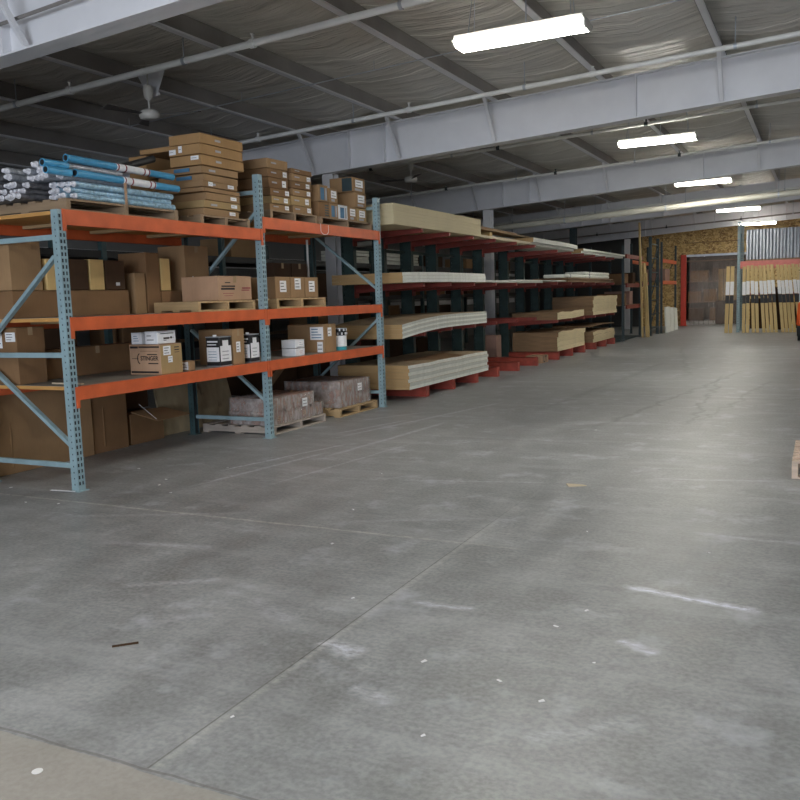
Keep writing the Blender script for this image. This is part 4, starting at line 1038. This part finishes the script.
NTH = ['first','second','third','fourth','fifth','sixth','seventh','eighth','ninth','tenth','eleventh','twelfth']
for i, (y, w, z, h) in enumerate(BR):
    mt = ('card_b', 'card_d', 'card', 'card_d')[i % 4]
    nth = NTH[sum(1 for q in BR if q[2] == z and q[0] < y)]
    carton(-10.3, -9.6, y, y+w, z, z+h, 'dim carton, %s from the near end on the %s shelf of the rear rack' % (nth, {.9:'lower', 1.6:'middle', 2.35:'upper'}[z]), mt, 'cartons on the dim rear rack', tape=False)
# the white girt on the left wall
b = MB(); b.box(XL+.001, XL+.12, YF, 37, 2.35, 2.62); struct('trim_4', b, M['white_paint'])
b = MB(); b.box(XL+.001, XL+.1, YF, 37, 1.2, 1.4); struct('trim_5', b, M['white_paint'])
b = MB(); b.box(-9.0, -8.9, 5.5, 9.6, 0, .0)
# brown cartons right behind the cantilever columns (dim)
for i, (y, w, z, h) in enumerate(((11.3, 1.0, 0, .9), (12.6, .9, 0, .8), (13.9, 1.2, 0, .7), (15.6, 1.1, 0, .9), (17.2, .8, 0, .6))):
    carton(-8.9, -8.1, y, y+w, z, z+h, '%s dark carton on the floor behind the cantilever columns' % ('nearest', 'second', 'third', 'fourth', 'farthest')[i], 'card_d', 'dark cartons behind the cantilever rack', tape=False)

# ------------------------------------------------------------------ end of the hall: strip curtain, rack with trim boards
root = T('strip_curtain', 'clear plastic strip curtain hanging in the strand board doorway', 'curtain', (-4.0, YB+.05, 0))
b = MB(); b.box(-5.2, -2.78, YB+.03, YB+.07, 2.86, 2.92); b.build('rail', M['galv'], root)
n = 12
for k in range(n):
    x0 = -5.02+k*.19; yy = YB+.036+(k % 2)*.012; b = MB(); N = 4; vs = []
    for i in range(N+1):
        t = i/N; xx_ = x0+t*.215; dy = .010*math.sin(math.pi*t); vs += [(xx_, yy-dy, .04), (xx_, yy-dy, 2.87), (xx_, yy-dy+.003, 2.87), (xx_, yy-dy+.003, .04)]
    fs = []
    for i in range(N):
        o = 4*i; p = o+4; fs += [(o, p, p+1, o+1), (o+3, o+2, p+2, p+3), (o+1, p+1, p+2, o+2), (o, o+3, p+3, p)]
    fs += [(0,1,2,3), (4*N, 4*N+3, 4*N+2, 4*N+1)]
    b._add(vs, fs, 0, True); b.build('strip', M['strip'], root)
b = MB(); b.box(-5.34, -5.12, YB-.14, YB-.02, .001, 2.95); b.box(-5.40, -5.06, YB-.2, YB-.016, .001, .02)
tag(b.build('door_guard_post', M['post_red'], None, .01), 'bright red guard post at the left side of the curtained doorway', 'post')
# beyond the curtain
back_rack(-6.2, -2.6, [43.6, 44.8], (.9, 1.9, 2.9), 'dark rack beyond the plastic strip curtain', 'navy', 'navy', 3.4)
for i, (x0, x1, z, h, mt) in enumerate(((-5.9,-5.3,.91,.5,'card_b'),(-5.2,-4.6,.91,.6,'card_b'),(-4.4,-3.8,.91,.5,'card_white'),(-5.8,-5.0,1.91,.5,'card_b'),(-4.8,-4.3,1.91,.6,'card_d'),(-4.2,-3.4,1.91,.5,'card_rose'),(-5.9,-5.2,0.0,.6,'card_d'),(-4.9,-4.2,0.0,.6,'card_b'))):
    nm = ('lower shelf left','lower shelf second','lower shelf right','upper shelf left','upper shelf middle','upper shelf right','floor left','floor right')[i]
    carton(x0, x1, 43.75, 44.4, z, z+h, '%s carton beyond the strip curtain, %s' % ({'card_white':'white','card_b':'brown','card_rose':'rose','card_d':'dark'}[mt], nm), mt, 'cartons beyond the curtain', tape=False)
carton(-4.15, -3.2, 39.2, 39.9, 0, 1.0, 'dark carton under the tall orange brown one beyond the curtain', 'card_d')
carton(-4.05, -3.35, 39.2, 39.9, 1.001, 2.35, 'tall orange brown carton seen through the right side of the curtain', 'card_gold')

# end rack
root = T('end_rack', 'rack across the hall end with a faded red beam and grey green post', 'rack', (-1, 31.9, 0))
for x in (-2.63, 2.2):
    for y in (31.3, 32.6):
        b = MB(); h = 3.73
        plate(b, (x, y, 0), (1,0,0), (0,-1,0), .10, h, (.03, .07), .014, .03, .08, .004); b.box(x, x+.004, y, y+.08, 0, h); b.box(x+.096, x+.1, y, y+.08, 0, h); b.box(x-.03, x+.13, y-.03, y+.11, 0, .01)
        b.build('post', M['post_blue'], root)
for y in (31.24, 32.69):
    b = MB(); b.box(-2.53, 2.2, y, y+.055, 2.16, 2.40); b.build('beam', M['pink_red'], root)
b = MB(); b.box(-2.5, 2.18, 31.31, 32.66, 2.36, 2.39); b.build('deck_board', M['ply_end'], root)
for y in (31.3,):
    b = MB(); b.bar((-2.60, 31.39, .5), (-2.60, 32.6, 1.5), .03, .03); b.bar((-2.60, 31.39, 2.4), (-2.60, 32.6, 3.4), .03, .03); b.build('brace', M['post_blue'], root)
for z in (2.9, 1.2):
    b = MB(); b.box(-2.5, 2.2, 33.9, 33.95, z, z+.12)
    tag(b.build('red_beam', M['arm_red']), '%s loose dark red beam behind the end rack' % ('upper' if z > 2 else 'lower'), 'beam', 'beams behind the end rack')
for x in (-2.4, -1.3, -.2, .9, 2.0):
    pass
# corrugated sheets standing on the beam
root = T('corrugated_sheets', 'upright grey corrugated metal sheets standing on the red end beam', 'sheets', (-.2, 31.5, 2.45))
for s in range(2):
    b = MB(); N = 84; vs = []; x0, x1 = -2.36, 2.05; yb = 31.40+s*.16
    for i in range(N+1):
        x = x0+(x1-x0)*i/N; o = .022*(1 if i % 4 in (0, 1) else -1)
        vs += [(x, yb+o, 2.46), (x, yb+o+.06, 3.46), (x, yb+o+.07, 3.46), (x, yb+o+.01, 2.46)]
    fs = []
    for i in range(N):
        o = 4*i; p = o+4; fs += [(o, p, p+1, o+1), (o+3, o+2, p+2, p+3), (o+1, p+1, p+2, o+2), (o, o+3, p+3, p)]
    fs += [(0,1,2,3), (4*N, 4*N+3, 4*N+2, 4*N+1)]
    b._add(vs, fs, 0); b.build('metal_sheet', M['corr'], root)
b = MB(); b.box(-2.38, 2.1, 31.33, 31.62, 2.392, 2.452); b.build('wood_cradle', M['ply_end'], root)
# trim boards, wrapped, leaning
def trimboard(x, w, tilt, h, label, group, y=30.95, d=.05):
    root = T('trim_board', label, 'board', (x, y, 0), group)
    def quadbox(z0, z1, grow, mat, name):
        xa = x+tilt*z0/h; xb = x+tilt*z1/h; ya = y+.27*z0/h; yb = y+.27*z1/h; g = grow
        b = MB(); b.hexa([(xa-g,ya-g,z0),(xa+w+g,ya-g,z0),(xa+w+g,ya+d+g,z0),(xa-g,ya+d+g,z0),(xb-g,yb-g,z1),(xb+w+g,yb-g,z1),(xb+w+g,yb+d+g,z1),(xb-g,yb+d+g,z1)])
        b.build(name, M[mat], root)
    quadbox(.001, h, 0, 'trim', 'board_body')
    quadbox(h*.57, h*.77, .0035, 'label', 'white_band'); quadbox(h*.44, h*.565, .0035, 'black', 'dark_band')
for i in range(2):
    trimboard(-2.98+i*.14, .11, .02, 2.25, '%s of two wrapped trim boards left of the end rack post' % ('left one', 'right one')[i], 'trim boards left of the post')
nA = 8
for i in range(nA):
    x = -2.42+i*.125+(.06 if i >= 2 else 0)+(.08 if i >= 4 else 0); xt = -2.42+i*.122+(.0 if i >= 2 else 0)
    trimboard(x, .098, xt-x-.0-.03, 2.24+R(-.02, .02), 'wrapped trim board, %s from the left in the left hand group' % (['first']+ORD[1:])[i], 'left group of leaning trim boards')
for i in range(8):
    x = -1.20+i*.118+(.05 if i >= 4 else 0)+(.07 if i >= 6 else 0); xt = -1.42+i*.115
    trimboard(x-.0, .095, xt-x, 2.24+R(-.02, .02), 'wrapped trim board, %s from the left in the right hand group' % (['first']+ORD[1:])[i], 'right group of leaning trim boards')
for i, (x0, x1, z0_, z1_, mt, lb) in enumerate(((-1.55, -1.30, .001, 1.5, 'card_d', 'dark carton between the two groups of trim boards'), (-.45, -.15, 1.45, 2.0, 'card_gold', ''), )):
    if lb: carton(x0, x1, 32.9, 33.3, z0_, z1_, lb, mt, tape=False)
carton(-.40, .05, 32.9, 33.2, 0, 2.0, 'gold carton at the back of the end rack beside the lift truck', 'card_gold')
for i in range(6):
    carton(-2.4+i*.75, -1.75+i*.75, 34.1, 34.6, 0, 1.1+.3*(i % 3), 'dim carton behind the end rack, %s from the left' % (['first']+ORD[1:])[i], ('card_d', 'card_b', 'card_d')[i % 3], 'dim cartons behind the end rack', tape=False)

# lift truck at the right edge
lx, ly = -.63, 25.6
root = T('forklift', 'orange forklift truck cut off by the right edge of the photograph', 'forklift', (0, 26.6, 0))
b = MB(); b.hexa([(lx,ly+.1,.42),(lx+1.1,ly+.1,.42),(lx+1.1,ly+1.0,.42),(lx,ly+1.0,.42),(lx+.03,ly+.0,1.08),(lx+1.07,ly+.0,1.08),(lx+1.05,ly+.9,1.12),(lx+.05,ly+.9,1.12)])
b.build('counterweight', M['orange_lift'], root, .05)
b = MB(); b.box(lx+.02, lx+1.08, ly+.15, ly+2.1, .12, .44); b.build('chassis', M['rubber'], root, .03)
b = MB(); b.box(lx+.1, lx+1.0, ly+1.0, ly+1.9, .44, .75); b.build('hood', M['orange_lift'], root, .03)
b = MB(); b.box(lx+.3, lx+.8, ly+.95, ly+1.4, 1.12, 1.2); b.box(lx+.3, lx+.8, ly+.88, ly+.96, 1.15, 1.65); b.build('seat', M['black'], root, .02)
for x in (lx+.04, lx+.90):
    for y in (ly+.35, ly+1.8):
        b = MB(); b.cyl((x, y, .27), (x+.16, y, .27), .265, 22); b.cyl((x-.005, y, .27), (x+.165, y, .27), .12, 16, 1); b.build('wheel', [M['rubber'], M['orange_lift']], root)
for x in (lx+.08, lx+1.0):
    b = MB(); b.bar((x, ly+.25, 1.08), (x, ly+.45, 2.15), .05, .05); b.bar((x, ly+1.75, .75), (x, ly+1.55, 2.15), .05, .05); b.build('guard_post', M['galv'], root)
b = MB()
for k in range(7): b.box(lx+.06, lx+1.04, ly+.42+k*.18, ly+.46+k*.18, 2.15, 2.19)
b.box(lx+.05, lx+.10, ly+.4, ly+1.6, 2.14, 2.2); b.box(lx+1.0, lx+1.05, ly+.4, ly+1.6, 2.14, 2.2); b.build('overhead_guard', M['rubber'], root)
b = MB()
for x in (lx+.25, lx+.80): b.box(x, x+.07, ly+2.15, ly+2.28, .06, 2.3)
for z in (.3, 1.2, 2.2): b.box(lx+.25, lx+.87, ly+2.17, ly+2.25, z, z+.08)
b.build('mast', M['rubber'], root)
for x in (lx+.28, lx+.75):
    b = MB(); b.box(x, x+.1, ly+2.29, ly+3.3, .05, .09); b.box(x, x+.1, ly+2.285, ly+2.32, .05, .5); b.build('fork', M['rubber'], root)

# pallet cut off at the right edge
pallet(-.185, .95, 7.22, 8.25, 0, 'pale wooden pallet on the floor cut off by the right edge', 'pallet_pink', .14, along='y')

# ------------------------------------------------------------------ litter on the floor
b = MB(); b.hexa([(-1.74,6.40,.001),(-1.62,6.47,.001),(-1.66,6.50,.001),(-1.78,6.46,.001),(-1.75,6.41,.006),(-1.62,6.48,.003),(-1.66,6.51,.003),(-1.78,6.47,.012)])
tag(b.build('paper_scrap', M['board']), 'tan paper scrap lying in the middle of the aisle', 'scrap')
b = MB(); b.bar((-2.80, 2.66, .004), (-2.72, 2.74, .004), .012, .006)
tag(b.build('dark_splinter', M['card_d']), 'short dark splinter on the floor at the lower left', 'splinter')
b = MB(); b.cyl((-2.27, 1.80, .0005), (-2.27, 1.80, .002), .018, 14)
tag(b.build('paper_dot', M['label']), 'round white paper dot on the brown front slab', 'scrap')
b = MB(); b.bar((-5.75, 4.93, .006), (-5.50, 4.96, .006), .02, .004)
tag(b.build('wood_sliver', M['label']), 'pale sliver on the floor beside the near rack post', 'splinter')
for (x, y) in [(-5.6,4.55),(-5.9,4.5),(-5.3,4.6),(-5.0,5.4),(-6.2,4.9),(-5.1,5.6),(-4.9,6.2),(-5.7,5.9),(-4.7,5.2),(-1.05,3.62),(-.97,3.86),(-1.9,2.35),(-1.45,3.05),(-1.1,3.0),(-.8,3.3),(-.9,2.9),(-1.2,2.5),(-2.1,3.6),(-2.7,4.4),(-3.0,5.2),(-.55,5.0),(-3.4,6.4),(-5.35,12.2),(-5.3,15.4),(-2.2,9.2),(-1.3,5.2),(-.6,2.2),(-.85,2.0)]:
    s = R(.006, .015); a = R(0, 3); b = MB(); b.tf = Matrix.Translation((x, y, 0)) @ Matrix.Rotation(a, 4, 'Z')
    b.hexa([(-s,-s*.4,.0008),(s,-s*.5,.0008),(s*.9,s*.5,.0008),(-s*.8,s*.4,.0008),(-s,-s*.4,.003),(s,-s*.5,.002),(s*.9,s*.5,.005),(-s*.8,s*.4,.003)])
    tag(b.build('paper_scrap', M['label']), 'tiny pale paper crumb on the concrete floor', 'scrap', 'tiny crumbs on the floor')

# ------------------------------------------------------------------ light
w = bpy.data.worlds.new('daylight'); SC.world = w; w.use_nodes = True
bg = w.node_tree.nodes['Background']; bg.inputs[0].default_value = (.80, .88, 1, 1); bg.inputs[1].default_value = 8.5
pl = bpy.data.lights.new('loading_door_portal', 'AREA'); pl.shape = 'RECTANGLE'; pl.size = 7.8; pl.size_y = 4.0; pl.cycles.is_portal = True
po = bpy.data.objects.new('loading_door_portal', pl); COL.objects.link(po); po.location = (.5, YF-.05, 2.0); po.rotation_euler = (math.radians(90), 0, 0)
SC.view_settings.view_transform = 'Standard'; SC.view_settings.look = 'None'; SC.view_settings.gamma = 1; SC.view_settings.exposure = .6
SC.cycles.max_bounces = 8; SC.cycles.transparent_max_bounces = 16; SC.cycles.sample_clamp_indirect = 8
